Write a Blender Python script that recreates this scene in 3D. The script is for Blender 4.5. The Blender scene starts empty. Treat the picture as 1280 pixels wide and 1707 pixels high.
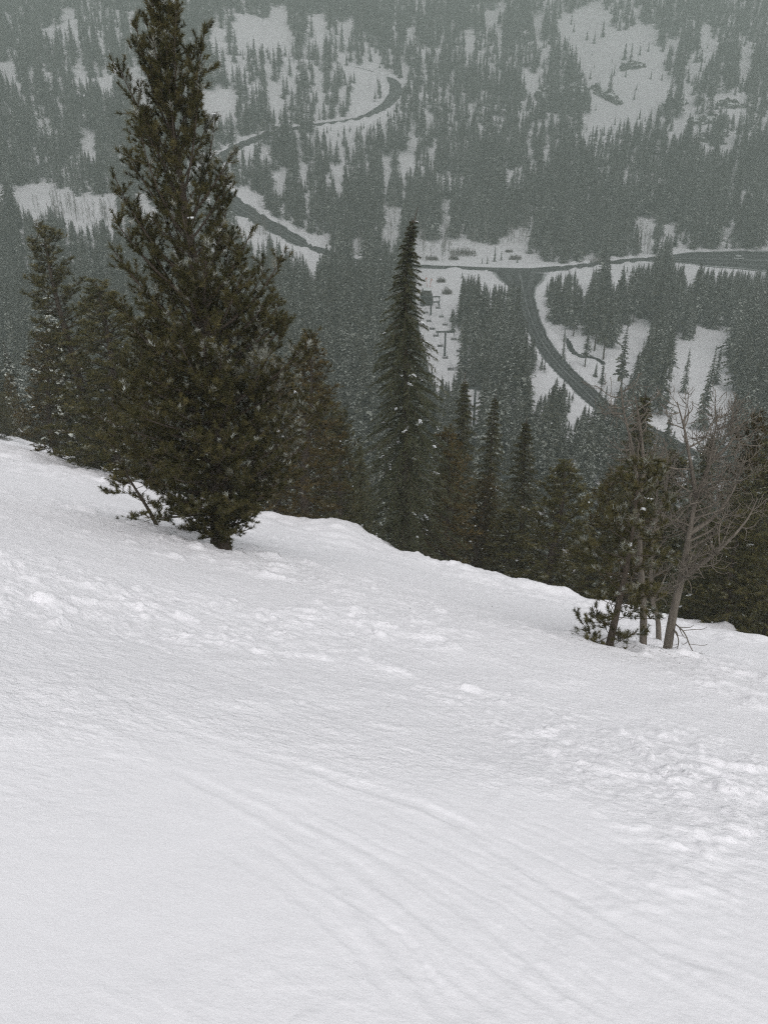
import bpy, math, numpy as np
from mathutils import Vector
rng = np.random.default_rng(7)
sc = bpy.context.scene
C = sc.collection

# ------------------------------------------------------------------ camera, sky, sun, exposure
PITCH = math.radians(28.0); CAMZ = 1.6
cam_d = bpy.data.cameras.new('camera'); cam = bpy.data.objects.new('camera', cam_d); C.objects.link(cam)
cam_d.sensor_fit = 'VERTICAL'; cam_d.angle = math.radians(60.0)
cam_d.clip_start = .1; cam_d.clip_end = 6000
cam.location = (0, 0, CAMZ); cam.rotation_euler = (math.radians(90) - PITCH, 0, 0)
sc.camera = cam

SUN_EL, SUN_AZ = math.radians(58), math.radians(165)      # azimuth from +y towards +x
world = bpy.data.worlds.new('World'); sc.world = world; world.use_nodes = True
wn = world.node_tree; wn.nodes.clear()
w_out = wn.nodes.new('ShaderNodeOutputWorld'); w_bg = wn.nodes.new('ShaderNodeBackground')
w_sky = wn.nodes.new('ShaderNodeTexSky'); w_hs = wn.nodes.new('ShaderNodeHueSaturation')
w_sky.sky_type = 'NISHITA'; w_sky.sun_disc = False
w_sky.sun_elevation = SUN_EL; w_sky.sun_rotation = SUN_AZ
w_sky.altitude = 2600; w_sky.air_density = 1.5; w_sky.dust_density = 8; w_sky.ozone_density = 1
w_hs.inputs['Saturation'].default_value = .05           # a closed grey cloud deck
w_bg.inputs['Strength'].default_value = .09
wn.links.new(w_sky.outputs[0], w_hs.inputs['Color']); wn.links.new(w_hs.outputs[0], w_bg.inputs['Color'])
wn.links.new(w_bg.outputs[0], w_out.inputs['Surface'])

sun_d = bpy.data.lights.new('sun', 'SUN'); sun_d.energy = .7; sun_d.angle = math.radians(60); sun_d.color = (1, .97, .93)
sun = bpy.data.objects.new('sun', sun_d); C.objects.link(sun)
sd = Vector((math.sin(SUN_AZ) * math.cos(SUN_EL), math.cos(SUN_AZ) * math.cos(SUN_EL), math.sin(SUN_EL)))
sun.rotation_euler = (-sd).to_track_quat('-Z', 'Y').to_euler()
sun.location = sd * 60

sc.view_settings.view_transform = 'Standard'; sc.view_settings.look = 'None'
sc.view_settings.gamma = 1; sc.view_settings.use_curve_mapping = False
sc.view_settings.exposure = 1.18
sc.render.engine = 'CYCLES'
cy = sc.cycles
cy.use_denoising = False; cy.filter_width = 1.25; cy.max_bounces = 5; cy.diffuse_bounces = 3; cy.glossy_bounces = 1
cy.transmission_bounces = 1; cy.transparent_max_bounces = 4; cy.volume_bounces = 1
cy.caustics_reflective = False; cy.caustics_refractive = False

# ------------------------------------------------------------------ maths: projection, noise, terrain
F = 853.5 / math.tan(math.radians(30))
def ray(u, v):
    dx = (u - 640) / F; dy = -(v - 853.5) / F
    return np.array([dx, math.cos(PITCH) + dy * math.sin(PITCH), -math.sin(PITCH) + dy * math.cos(PITCH)])
def project(x, y, z):
    z = z - CAMZ
    dep = y * math.cos(PITCH) - z * math.sin(PITCH); up = y * math.sin(PITCH) + z * math.cos(PITCH)
    dep = np.where(dep < .1, .1, dep)
    return 640 + F * x / dep, 853.5 - F * up / dep, dep
def vnoise(x, y, seed=0):
    x = np.asarray(x, float); y = np.asarray(y, float)
    xi = np.floor(x).astype(np.int64); yi = np.floor(y).astype(np.int64); fx = x - xi; fy = y - yi
    fx = fx**3 * (fx * (fx * 6 - 15) + 10); fy = fy**3 * (fy * (fy * 6 - 15) + 10)
    def h(a, b):
        n = (a * 374761393 + b * 668265263 + seed * 974634777) & 0x7fffffff
        n = ((n ^ (n >> 13)) * 1274126177) & 0x7fffffff
        n = ((n ^ (n >> 16)) * 668265263) & 0x7fffffff
        n = n ^ (n >> 15)
        return (n & 0xffff) / 32767.5 - 1
    return (h(xi, yi) * (1 - fx) + h(xi + 1, yi) * fx) * (1 - fy) + (h(xi, yi + 1) * (1 - fx) + h(xi + 1, yi + 1) * fx) * fy
def fbm(x, y, o=4, seed=0):
    s = 0; a = 1.
    for i in range(o):
        s = s + a * vnoise(x * 2**i + 17.3 * i, y * 2**i - 9.1 * i, seed + i); a *= .5
    return s
def sstep(e0, e1, x):
    t = np.clip((x - e0) / (e1 - e0), 0, 1); return t * t * (3 - 2 * t)
def smax(a, b, s):
    return np.maximum(a, b) + s * np.log1p(np.exp(-np.abs(a - b) / s))
A_, B_ = .25, .5075
G = math.hypot(A_, B_); NX, NY = A_ / G, B_ / G
def base_h(x, y):
    x = np.asarray(x, float); y = np.asarray(y, float)
    d = NX * x + NY * y; c = NY * x - NX * y              # metres down the fall line, metres along the contour
    d0 = 17.6 + 16.5 * sstep(-14, -50, c)
    e = np.maximum(0, d - d0)
    g1 = .86; k = .018; eL = (g1 - G) / (2 * k)
    roll = np.where(e < eL, k * e * e, k * eL * eL + (g1 - G) * (e - eL))
    z = np.where(d < 0, 60 * np.tanh(-G * d / 60), -G * d) - roll
    z = z + .12 * fbm(x / 6, y / 6, 2, 3) * sstep(1, 6, np.hypot(x, y))
    z = z + .62 * np.exp(-((x + 1.3)**2 / 3.2 + (y - 23.2)**2 / 5.))
    z = z + .15 * fbm(x / 1.1, y / 1.1, 3, 41) * sstep(14, 19, d) * sstep(60, 30, d)
    z = z + .30 * np.exp(-((x - 9.25)**2 + (y - 19.6)**2) / .12)
    z = z + 2.5 * fbm(x / 45, y / 45, 2, 5) * sstep(28, 80, d)
    yh = 520 - 115 * sstep(60, -120, x) + 22 * fbm(x / 110, y / 300, 2, 8)
    q = y - yh
    hill = .35 * 14 * np.log1p(np.exp(np.clip(q / 14, -30, 60)))
    hill = np.minimum(hill, 164) + 9 * fbm(x / 95, y / 95, 3, 11) * sstep(0, 90, q)
    val = np.minimum(-104 + .6 * fbm(x / 60, y / 60, 2, 21) + hill, 62)
    return np.where(d > 20, smax(z, val, 5.), z)
def hit(u, v, hf=base_h, tmax=1400):
    r = ray(u, v); t = np.concatenate([np.linspace(1, 60, 500), np.linspace(60.2, tmax, 4000)])
    z = CAMZ + t * r[2] - hf(t * r[0], t * r[1]); i = int(np.argmax(z < 0))
    if i == 0: return None
    tt = t[i-1] + (t[i] - t[i-1]) * z[i-1] / (z[i-1] - z[i])
    return np.array([tt * r[0], tt * r[1], CAMZ + tt * r[2]])
def catmull(P, n=8):
    P = np.asarray(P, float); Q = np.vstack([2 * P[0] - P[1], P, 2 * P[-1] - P[-2]]); out = []
    for i in range(1, len(Q) - 2):
        for t in np.linspace(0, 1, n, endpoint=False):
            a, b, c, d = Q[i-1], Q[i], Q[i+1], Q[i+2]
            out.append(.5 * (2*b + (c-a)*t + (2*a-5*b+4*c-d)*t*t + (3*b-a-3*c+d)*t**3))
    out.append(Q[-2]); return np.array(out)

# roads, lot and creek: lines on the ground (x, y, half width)
def ground_line(px, n=8):
    pts = []
    for u, v, hw in px:
        p = hit(u, v); pts.append((p[0], p[1], hw))
    L = catmull(pts, n)
    z = base_h(L[:, 0], L[:, 1])
    for _ in range(40):
        z[1:-1] = .25 * z[:-2] + .5 * z[1:-1] + .25 * z[2:]
    return np.column_stack([L[:, :2], z, L[:, 2] * (1 + .10 * vnoise(L[:, 0] / 9, L[:, 1] / 9, 301))])
MAIN = ground_line([(455,97,3.4),(500,99,3.6),(540,103,4.2),(575,108,4.8),(612,115,4.8),(648,129,4.8),(660,148,4.8),(650,170,4.8),(618,191,4.8),(570,203,5.2),(510,209,5.5),(450,220,5.5),(400,242,5.5),(362,268,6),(345,292,7),(362,318,8),(405,348,9),(470,388,9),(520,413,8.5),(575,432,7),(640,440,4.4),(720,444,4.2),(800,448,4.6),(870,451,6),(940,446,4.6),(1000,439,4.2),(1060,433,4.2),(1100,431,5)])
SIDE = ground_line([(866,455,15),(868,468,10),(873,490,5),(884,530,3.9),(903,570,3.8),(930,607,3.8),(965,642,3.8),(1000,675,3.8),(1045,702,3.8),(1095,728,3.8),(1150,760,3.8)])
SIDE[:, 2] = SIDE[:, 2] + .12
LOT = ground_line([(1085,431,4.5),(1125,431,10),(1185,432,20),(1290,436,26),(1420,440,26)])
LOT[:, 2] = LOT[:, 2].mean() + .22
CREEK = ground_line([(905,538,.7),(920,546,.9),(938,553,.8),(947,566,1.0),(952,580,1.1),(966,590,1.3),(984,592,.9),(1000,598,.7),(1006,604,.5)], 6)
def nearest(x, y, line):
    best = np.full(x.shape, 1e9); hw = np.zeros(x.shape); zz = np.zeros(x.shape)
    for i in range(len(line) - 1):
        a, b = line[i], line[i+1]; dx, dy = b[0]-a[0], b[1]-a[1]; l2 = dx*dx + dy*dy + 1e-9
        t = np.clip(((x-a[0])*dx + (y-a[1])*dy) / l2, 0, 1)
        w = a[3] + t * (b[3]-a[3])
        dd = np.hypot(x-a[0]-t*dx, y-a[1]-t*dy) - w
        m = dd < best
        best = np.where(m, dd, best); hw = np.where(m, w, hw); zz = np.where(m, a[2] + t*(b[2]-a[2]), zz)
    return best, zz
def carved(x, y, z):
    """cut the roads and the creek into the snow, with ploughed banks"""
    for line, bank in ((LOT, .9), (MAIN, 1.3), (SIDE, 1.2)):
        dd, zr = nearest(x, y, line)
        flat = sstep(22, 3, dd)
        z = z * (1 - flat) + zr * flat
        z = z + bank * np.exp(-((dd - 2.0) / 1.1)**2) * (.8 + .6 * vnoise(x / 4, y / 4, 77) + .4 * vnoise(x / 1.7, y / 1.7, 78))
        z = np.where(dd < .3, zr - .45, z)
    for line, bank in ((LOT, 0), (MAIN, 0), (SIDE, 0)):
        dd, zr = nearest(x, y, line); z = np.where(dd < .3, np.minimum(z, zr - .45), z)
    dd, zr = nearest(x, y, CREEK)
    return np.where((dd < 3), z - .9 * sstep(2.5, 0, dd), z)
def ground(x, y):
    x = np.atleast_1d(np.asarray(x, float)); y = np.atleast_1d(np.asarray(y, float))
    z = base_h(x, y); m = y > 190
    if m.any(): z[m] = carved(x[m], y[m], z[m])
    return z
def G1(x, y): return float(ground(x, y)[0])

# ------------------------------------------------------------------ materials
def new_mat(name):
    m = bpy.data.materials.new(name); m.use_nodes = True; nt = m.node_tree
    return m, nt, nt.nodes['Principled BSDF']
def N(nt, typ, **kw):
    n = nt.nodes.new(typ)
    for k, v in kw.items():
        if k in n.inputs: n.inputs[k].default_value = v
        else: setattr(n, k, v)
    return n
def simple(name, col, rough=.7, spec=.3, var=.25, scale=6., metal=0, bump=0., stretch=None):
    m, nt, b = new_mat(name)
    tc = N(nt, 'ShaderNodeTexCoord'); no = N(nt, 'ShaderNodeTexNoise', Scale=scale, Detail=6.)
    if stretch:
        mp = N(nt, 'ShaderNodeMapping'); mp.inputs['Scale'].default_value = stretch; nt.links.new(tc.outputs['Object'], mp.inputs['Vector']); nt.links.new(mp.outputs[0], no.inputs['Vector'])
    else: nt.links.new(tc.outputs['Object'], no.inputs['Vector'])
    mx = N(nt, 'ShaderNodeMix', data_type='RGBA')
    mx.inputs[6].default_value = (*[c * (1 - var) for c in col], 1); mx.inputs[7].default_value = (*[min(1, c * (1 + var)) for c in col], 1)
    nt.links.new(no.outputs['Fac'], mx.inputs[0]); nt.links.new(mx.outputs[2], b.inputs['Base Color'])
    b.inputs['Roughness'].default_value = rough; b.inputs['Specular IOR Level'].default_value = spec
    b.inputs['Metallic'].default_value = metal
    if bump:
        bp = N(nt, 'ShaderNodeBump', Strength=bump, Distance=.02)
        nt.links.new(no.outputs['Fac'], bp.inputs['Height']); nt.links.new(bp.outputs[0], b.inputs['Normal'])
    return m
def snow_mat(name, col=(.88, .858, .905), bumps=((9., .6, .045), (22., .75, .026), (48., .5, .010), (110., .35, .004)), rough_attr=False):
    m, nt, b = new_mat(name)
    tc = N(nt, 'ShaderNodeTexCoord'); prev = None
    for scale, st, dist in bumps:
        no = N(nt, 'ShaderNodeTexNoise', Scale=scale, Detail=5., Roughness=.6)
        nt.links.new(tc.outputs['Object'], no.inputs['Vector'])
        bp = N(nt, 'ShaderNodeBump', Strength=st, Distance=dist); nt.links.new(no.outputs['Fac'], bp.inputs['Height'])
        if rough_attr and scale < 50:
            at = N(nt, 'ShaderNodeAttribute', attribute_name='churn'); ml = N(nt, 'ShaderNodeMath', operation='MULTIPLY'); ml.inputs[1].default_value = st
            nt.links.new(at.outputs['Fac'], ml.inputs[0]); nt.links.new(ml.outputs[0], bp.inputs['Strength'])
        if prev: nt.links.new(prev.outputs[0], bp.inputs['Normal'])
        prev = bp
    nt.links.new(prev.outputs[0], b.inputs['Normal'])
    n2 = N(nt, 'ShaderNodeTexNoise', Scale=.8, Detail=4.); nt.links.new(tc.outputs['Object'], n2.inputs['Vector'])
    mx = N(nt, 'ShaderNodeMix', data_type='RGBA')
    mx.inputs[6].default_value = (*[c * .965 for c in col], 1); mx.inputs[7].default_value = (*[min(1, c * 1.025) for c in col], 1)
    nt.links.new(n2.outputs['Fac'], mx.inputs[0]); nt.links.new(mx.outputs[2], b.inputs['Base Color'])
    b.inputs['Roughness'].default_value = .75; b.inputs['Specular IOR Level'].default_value = .2
    return m
def needle_mat(name, dark, light, snowc=(.60, .62, .58)):
    m, nt, b = new_mat(name)
    at = N(nt, 'ShaderNodeAttribute', attribute_name='tint'); sn = N(nt, 'ShaderNodeAttribute', attribute_name='frost')
    m1 = N(nt, 'ShaderNodeMix', data_type='RGBA'); m1.inputs[6].default_value = (*dark, 1); m1.inputs[7].default_value = (*light, 1)
    m2 = N(nt, 'ShaderNodeMix', data_type='RGBA'); m2.inputs[7].default_value = (*snowc, 1)
    nt.links.new(at.outputs['Fac'], m1.inputs[0]); nt.links.new(m1.outputs[2], m2.inputs[6])
    oi = N(nt, 'ShaderNodeObjectInfo'); r1 = N(nt, 'ShaderNodeMapRange'); r1.inputs[3].default_value = .35; r1.inputs[4].default_value = 1.75; nt.links.new(oi.outputs['Random'], r1.inputs[0])
    mf = N(nt, 'ShaderNodeMath', operation='MULTIPLY'); mf.use_clamp = True; nt.links.new(sn.outputs['Fac'], mf.inputs[0]); nt.links.new(r1.outputs[0], mf.inputs[1])
    hv = N(nt, 'ShaderNodeHueSaturation'); r2 = N(nt, 'ShaderNodeMapRange'); r2.inputs[3].default_value = 1.25; r2.inputs[4].default_value = .72; nt.links.new(oi.outputs['Random'], r2.inputs[0]); nt.links.new(r2.outputs[0], hv.inputs['Value'])
    nt.links.new(m1.outputs[2], hv.inputs['Color']); nt.links.new(hv.outputs[0], m2.inputs[6])
    nt.links.new(mf.outputs[0], m2.inputs[0]); nt.links.new(m2.outputs[2], b.inputs['Base Color'])
    b.inputs['Roughness'].default_value = .8; b.inputs['Specular IOR Level'].default_value = .05
    return m
M = dict(
    snow=snow_mat('snow', rough_attr=True),
    clump=simple('clinging_snow', (.78, .79, .81), .8, .1, .04, 5.),
    pine=needle_mat('pine_needles', (.046, .046, .018), (.142, .120, .052)),
    redpine=needle_mat('brown_pine_needles', (.053, .045, .018), (.165, .116, .050)),
    fir=needle_mat('hemlock_needles', (.044, .046, .022), (.128, .114, .054)),
    hemlock=needle_mat('dark_hemlock_needles', (.030, .034, .019), (.084, .084, .046)),
    frost=needle_mat('frosted_fir_needles', (.034, .037, .024), (.078, .070, .046)),
    bark=simple('pine_bark', (.085, .068, .054), .9, .1, .6, 22., bump=1., stretch=(1, 1, .3)),
    dead=simple('weathered_dead_wood', (.155, .134, .112), .9, .1, .6, 26., bump=1., stretch=(1, 1, .22)),
    aspen=simple('bare_aspen_bark', (.24, .22, .20), .9, .1, .3, 3.),
    shrubm=simple('bare_shrub_twigs', (.10, .075, .06), .9, .1, .3, 3.),
    road=simple('wet_asphalt', (.036, .038, .039), .7, .3, .25, .15),
    water=simple('dark_creek_water', (.022, .026, .026), .25, .5, .3, .4),
    rock=simple('dark_granite', (.085, .082, .076), .9, .2, .45, .35, bump=1.),
    rock2=None,
    steel=simple('painted_lift_steel', (.055, .065, .065), .6, .4, .2, 1.),
    seatm=simple('dark_seat_padding', (.03, .03, .032), .7, .3, .2, 3.),
    cedar=simple('dark_timber_siding', (.055, .048, .042), .85, .2, .3, 2.),
    orange=simple('faded_orange_marker', (.55, .16, .10), .7, .3, .15, 4.),
    paint=simple('white_vehicle_paint', (.62, .63, .64), .35, .5, .05, 2.),
    glass=simple('dark_vehicle_glass', (.02, .022, .024), .1, .5, .1, 2.),
    rubber=simple('tyre_rubber', (.02, .02, .02), .9, .2, .1, 2.),
)

def rock_mat():
    m = simple('snowy_granite', (.085, .082, .076), .9, .2, .5, .5, bump=1.); nt = m.node_tree; b = nt.nodes['Principled BSDF']
    old = b.inputs['Base Color'].links[0].from_socket
    ge = N(nt, 'ShaderNodeNewGeometry'); sx = N(nt, 'ShaderNodeSeparateXYZ'); nt.links.new(ge.outputs['Normal'], sx.inputs[0])
    no = N(nt, 'ShaderNodeTexNoise', Scale=.25, Detail=5.); tc = N(nt, 'ShaderNodeTexCoord'); nt.links.new(tc.outputs['Object'], no.inputs['Vector'])
    ad = N(nt, 'ShaderNodeMath', operation='MULTIPLY'); nt.links.new(sx.outputs['Z'], ad.inputs[0]); nt.links.new(no.outputs['Fac'], ad.inputs[1])
    mr = N(nt, 'ShaderNodeMapRange'); mr.inputs[1].default_value = .36; mr.inputs[2].default_value = .44; nt.links.new(ad.outputs[0], mr.inputs[0])
    mx = N(nt, 'ShaderNodeMix', data_type='RGBA'); mx.inputs[7].default_value = (.8, .81, .83, 1)
    nt.links.new(mr.outputs[0], mx.inputs[0]); nt.links.new(old, mx.inputs[6]); nt.links.new(mx.outputs[2], b.inputs['Base Color'])
    return m
M['rock'] = rock_mat(); del M['rock2']
def road_mat():
    m = simple('wet_asphalt_with_slush', (.034, .036, .037), .7, .3, .25, .15); nt = m.node_tree; b = nt.nodes['Principled BSDF']; old = b.inputs['Base Color'].links[0].from_socket
    ac = N(nt, 'ShaderNodeAttribute', attribute_name='across'); al = N(nt, 'ShaderNodeAttribute', attribute_name='along')
    cb = N(nt, 'ShaderNodeCombineXYZ'); ml = N(nt, 'ShaderNodeMath', operation='MULTIPLY'); ml.inputs[1].default_value = .05; nt.links.new(al.outputs['Fac'], ml.inputs[0])
    m2 = N(nt, 'ShaderNodeMath', operation='MULTIPLY'); m2.inputs[1].default_value = 9.; nt.links.new(ac.outputs['Fac'], m2.inputs[0])
    nt.links.new(m2.outputs[0], cb.inputs[0]); nt.links.new(ml.outputs[0], cb.inputs[1])
    no = N(nt, 'ShaderNodeTexNoise', Scale=1., Detail=4.); nt.links.new(cb.outputs[0], no.inputs['Vector'])
    ra = N(nt, 'ShaderNodeValToRGB'); e = ra.color_ramp.elements; e[0].position = 0; e[0].color = (.55,) * 3 + (1,); e[1].position = .10; e[1].color = (.2,) * 3 + (1,)
    for p_, v_ in ((.25, .12), (.5, .38), (.62, .14), (.82, .2), (.93, .8), (1., 1.)):
        q_ = e.new(p_); q_.color = (v_,) * 3 + (1,)
    nt.links.new(ac.outputs['Fac'], ra.inputs[0])
    mu = N(nt, 'ShaderNodeMath', operation='MULTIPLY'); nt.links.new(ra.outputs[0], mu.inputs[0]); nt.links.new(no.outputs['Fac'], mu.inputs[1])
    mr = N(nt, 'ShaderNodeMapRange'); mr.inputs[1].default_value = .10; mr.inputs[2].default_value = .55; nt.links.new(mu.outputs[0], mr.inputs[0])
    mx = N(nt, 'ShaderNodeMix', data_type='RGBA'); mx.inputs[7].default_value = (.42, .43, .44, 1)
    nt.links.new(mr.outputs[0], mx.inputs[0]); nt.links.new(old, mx.inputs[6]); nt.links.new(mx.outputs[2], b.inputs['Base Color'])
    return m
M['road'] = road_mat()

# ------------------------------------------------------------------ mesh helpers
def mesh_from(name, V, T, attrs=None, smooth=False):
    V = np.ascontiguousarray(V, dtype=np.float32).reshape(-1, 3); T = np.ascontiguousarray(T, dtype=np.int32)
    k = T.shape[1]
    me = bpy.data.meshes.new(name); me.vertices.add(len(V)); me.vertices.foreach_set('co', V.ravel())
    me.loops.add(T.size); me.loops.foreach_set('vertex_index', T.ravel())
    me.polygons.add(len(T)); me.polygons.foreach_set('loop_start', np.arange(0, T.size, k, dtype=np.int32))
    if smooth: me.polygons.foreach_set('use_smooth', np.ones(len(T), dtype=bool))
    for an, av in (attrs or {}).items():
        a = me.attributes.new(an, 'FLOAT', 'POINT'); a.data.foreach_set('value', np.ascontiguousarray(av, dtype=np.float32))
    me.update(calc_edges=True); return me
def obj(name, me, mat=None, parent=None, loc=None):
    if mat is not None and not me.materials: me.materials.append(M[mat])
    o = bpy.data.objects.new(name, me); C.objects.link(o)
    if parent is not None: o.parent = parent
    if loc is not None: o.location = loc
    return o
def thing(name, label, cat, loc=(0, 0, 0), rz=0., scale=(1, 1, 1), group=None):
    o = bpy.data.objects.new(name, None); C.objects.link(o); o.empty_display_size = .3
    o.location = loc; o.rotation_euler = (0, 0, rz); o.scale = scale
    o['label'] = label; o['category'] = cat
    if group: o['group'] = group
    return o
def tag(o, label=None, cat=None, group=None, kind=None):
    for k, v in (('label', label), ('category', cat), ('group', group), ('kind', kind)):
        if v: o[k] = v
    return o
class MB:
    """collects triangles"""
    def __init__(s): s.V = []; s.T = []; s.n = 0
    def add(s, V, T):
        V = np.asarray(V, float).reshape(-1, 3); T = np.asarray(T, int); s.V.append(V); s.T.append(T + s.n); s.n += len(V); return s
    def tube(s, P, R, k=5, cap=False):
        P = np.asarray(P, float); R = np.broadcast_to(np.asarray(R, float), (len(P),)); m = len(P)
        D = np.gradient(P, axis=0); D /= np.linalg.norm(D, axis=1)[:, None] + 1e-9
        ref = np.array([0, 0, 1.]) if abs(D[0, 2]) < .8 else np.array([1., 0, 0])
        U = np.cross(D, ref); U /= np.linalg.norm(U, axis=1)[:, None] + 1e-9; Wv = np.cross(D, U)
        a = np.arange(k) * 2 * math.pi / k
        V = P[:, None] + R[:, None, None] * (U[:, None] * np.cos(a)[None, :, None] + Wv[:, None] * np.sin(a)[None, :, None])
        i = np.arange(m - 1)[:, None] * k; j = np.arange(k)[None]; j2 = (j + 1) % k
        q = np.stack([i + j, i + j2, i + k + j2, i + k + j], -1).reshape(-1, 4)
        T = np.vstack([q[:, [0, 1, 2]], q[:, [0, 2, 3]]])
        V = V.reshape(-1, 3)
        if cap:
            V = np.vstack([V, P[:1], P[-1:]]); c0, c1 = m * k, m * k + 1; jj = np.arange(k); kk = (jj + 1) % k
            T = np.vstack([T, np.column_stack([np.full(k, c0), kk, jj]), np.column_stack([np.full(k, c1), (m-1)*k + jj, (m-1)*k + kk])])
        return s.add(V, T)
    def box(s, c, size, rz=0., taper=1.):
        c = np.asarray(c, float); h = np.asarray(size, float) / 2
        V = np.array([[x, y, z] for z in (-1, 1) for y in (-1, 1) for x in (-1, 1)], float)
        V[4:, :2] *= taper
        V = V * h; ca, sa = math.cos(rz), math.sin(rz)
        V = np.column_stack([V[:, 0]*ca - V[:, 1]*sa, V[:, 0]*sa + V[:, 1]*ca, V[:, 2]]) + c
        Q = np.array([[0,2,3,1],[4,5,7,6],[0,1,5,4],[2,6,7,3],[0,4,6,2],[1,3,7,5]])
        return s.add(V, np.vstack([Q[:, [0,1,2]], Q[:, [0,2,3]]]))
    def mesh(s, name, smooth=False, attrs=None): return mesh_from(name, np.vstack(s.V), np.vstack(s.T), attrs, smooth)
def unit(v): return v / (np.linalg.norm(v, axis=-1, keepdims=True) + 1e-9)
ICO = None
def ico():
    global ICO
    if ICO is None:
        g = (1 + 5**.5) / 2
        V = np.array([(-1,g,0),(1,g,0),(-1,-g,0),(1,-g,0),(0,-1,g),(0,1,g),(0,-1,-g),(0,1,-g),(g,0,-1),(g,0,1),(-g,0,-1),(-g,0,1)], float)
        T = np.array([(0,11,5),(0,5,1),(0,1,5.5),(0,7,10),(0,10,11),(1,5,9),(5,11,4),(11,10,2),(10,7,4.8),(7,1,8),(3,9,4),(3,4,2),(3,2,4.8),(3,6,8),(3,8,9),(4,9,5),(2,4,11),(6,2,10),(8,6,5.5),(9,8,1)])
        ICO = (unit(V), T)
    return ICO
def blobs(P, S, rg, jit=.3):
    """irregular little lumps: P (n,3) centres, S (n,3) half sizes"""
    V, T = ico(); n = len(P)
    VV = P[:, None] + V[None] * S[:, None] * (1 + jit * rg.uniform(-1, 1, (n, 12, 1)))
    TT = T[None] + (np.arange(n) * 12)[:, None, None]
    return VV.reshape(-1, 3), TT.reshape(-1, 3)

# ------------------------------------------------------------------ the ground: one sheet of snow, fine near the viewer
TRACKS = [  # ski tracks: pixels of the photograph laid on the slope, width, depth
    ([(250,1265),(330,1302),(480,1382),(640,1482),(760,1562),(900,1662),(990,1740)], .085, .036),
    ([(300,1262),(380,1302),(530,1376),(690,1462),(820,1542),(980,1642),(1100,1730)], .07, .035),
    ([(655,1305),(800,1398),(950,1490),(1100,1575),(1280,1655),(1400,1700)], .09, .040),
    ([(690,1340),(880,1452),(1060,1560),(1200,1650),(1290,1720)], .07, .05),
    ([(440,1370),(560,1462),(650,1568),(730,1650),(810,1730)], .09, .045),
    ([(620,1545),(680,1620),(760,1720)], .06, .03),
    ([(60,1095),(200,1165),(330,1225),(520,1285),(700,1345),(900,1430)], .11, .045),
    ([(420,1010),(520,1062),(640,1112),(760,1150),(900,1180)], .10, .05),
    ([(520,1060),(700,1130),(900,1215),(1100,1290),(1280,1370)], .09, .04),
    ([(0,905),(160,965),(330,1035),(520,1110)], .12, .05),
    ([(640,1235),(800,1290),(1000,1380),(1290,1490)], .08, .04),
    ([(880,1340),(1050,1410),(1290,1530)], .07, .035),
    ([(100,1010),(300,1080),(480,1150),(640,1200)], .09, .04),
    ([(560,965),(720,1010),(900,1060),(1010,1100)], .10, .04),
    ([(420,1330),(600,1420),(780,1530),(940,1640),(1060,1730)], .06, .030),
    ([(560,1335),(740,1420),(920,1520),(1100,1630),(1230,1720)], .06, .032),
    ([(760,1330),(940,1410),(1120,1500),(1300,1590)], .06, .030),
    ([(500,1290),(700,1360),(900,1450),(1120,1560),(1300,1640)], .05, .026),
    ([(350,1400),(470,1480),(590,1580),(690,1700)], .06, .026),
    ([(840,1260),(1020,1330),(1290,1430)], .07, .030),
    ([(150,1150),(330,1230),(520,1320)], .08, .034),
]
def track_lines():
    out = []
    for px, w, dp in TRACKS:
        pts = []
        for u, v in px:
            r = ray(u, v); t = -CAMZ / (r[2] + A_ * r[0] + B_ * r[1])
            pts.append((t * r[0], t * r[1]))
        out.append((catmull(pts, 6), w, dp))
    return out
def churn(x, y):
    """0 smooth wind-packed snow .. 1 churned crud"""
    u, v, _ = project(x, y, -A_ * x - B_ * y)
    edge = 1215 + .10 * (u - 200) + 80 * fbm(x * .7, y * .7, 2, 61)
    return np.clip(sstep(edge + 170, edge - 110, v) + .6 * sstep(940, 1180, u) * sstep(1560, 1360, v) + .16 + .10 * fbm(x * .8, y * .8, 3, 63), 0, 1)
def near_detail(x, y):
    r = np.hypot(x, y); rough = churn(x, y)
    wx = x + .12 * vnoise(x * 2.3, y * 2.3, 9); wy = y + .12 * vnoise(x * 2.3, y * 2.3, 10)
    n1 = vnoise(wx * 2.6, wy * 2.6, 31); n2 = vnoise(wx * 6.1, wy * 6.1, 33); n3 = vnoise(wx * 12, wy * 12, 35); n4 = vnoise(x * 21, y * 21, 37)
    lump = .026 * np.maximum(0, n1)**1.2 + .024 * sstep(.0, .45, n2) * np.clip(.5 + .9 * n1, .1, 2) + .017 * sstep(0, .4, n3) * np.clip(.6 + n2, 0, 2) + .009 * n4
    patch = .30 + .9 * sstep(-.35, .5, fbm(x * .45, y * .45, 2, 51))
    z = rough * patch * lump
    z = z + .030 * fbm(x / 1.9, y / 1.9, 3, 55) * (.4 + .6 * rough)
    cu = .82 * x - .57 * y + .25 * vnoise(x * .5, y * .5, 62)                               # faint scraped ridges down and across the run
    z = z + .004 * vnoise(cu * 4.2, (.57 * x + .82 * y) * .35, 59) + .0016 * vnoise(cu * 11, (.57 * x + .82 * y) * .5, 60)
    z = z * sstep(45, 26, r)
    for bx, by, br in STEMS:
        rr = np.hypot(x - bx, y - by) / br; z = z - .13 * np.exp(-rr**2) + .05 * np.exp(-((rr - 1.7) / .6)**2) * (1 + .6 * vnoise(x * 5, y * 5, 67))
    return z
STEMS = [(*hit(u_, v_)[:2], b_) for u_, v_, b_ in ((364, 908, .5), (272, 880, .22), (1014, 1074, .3), (1075, 1078, .28), (1106, 1080, .38))]
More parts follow.
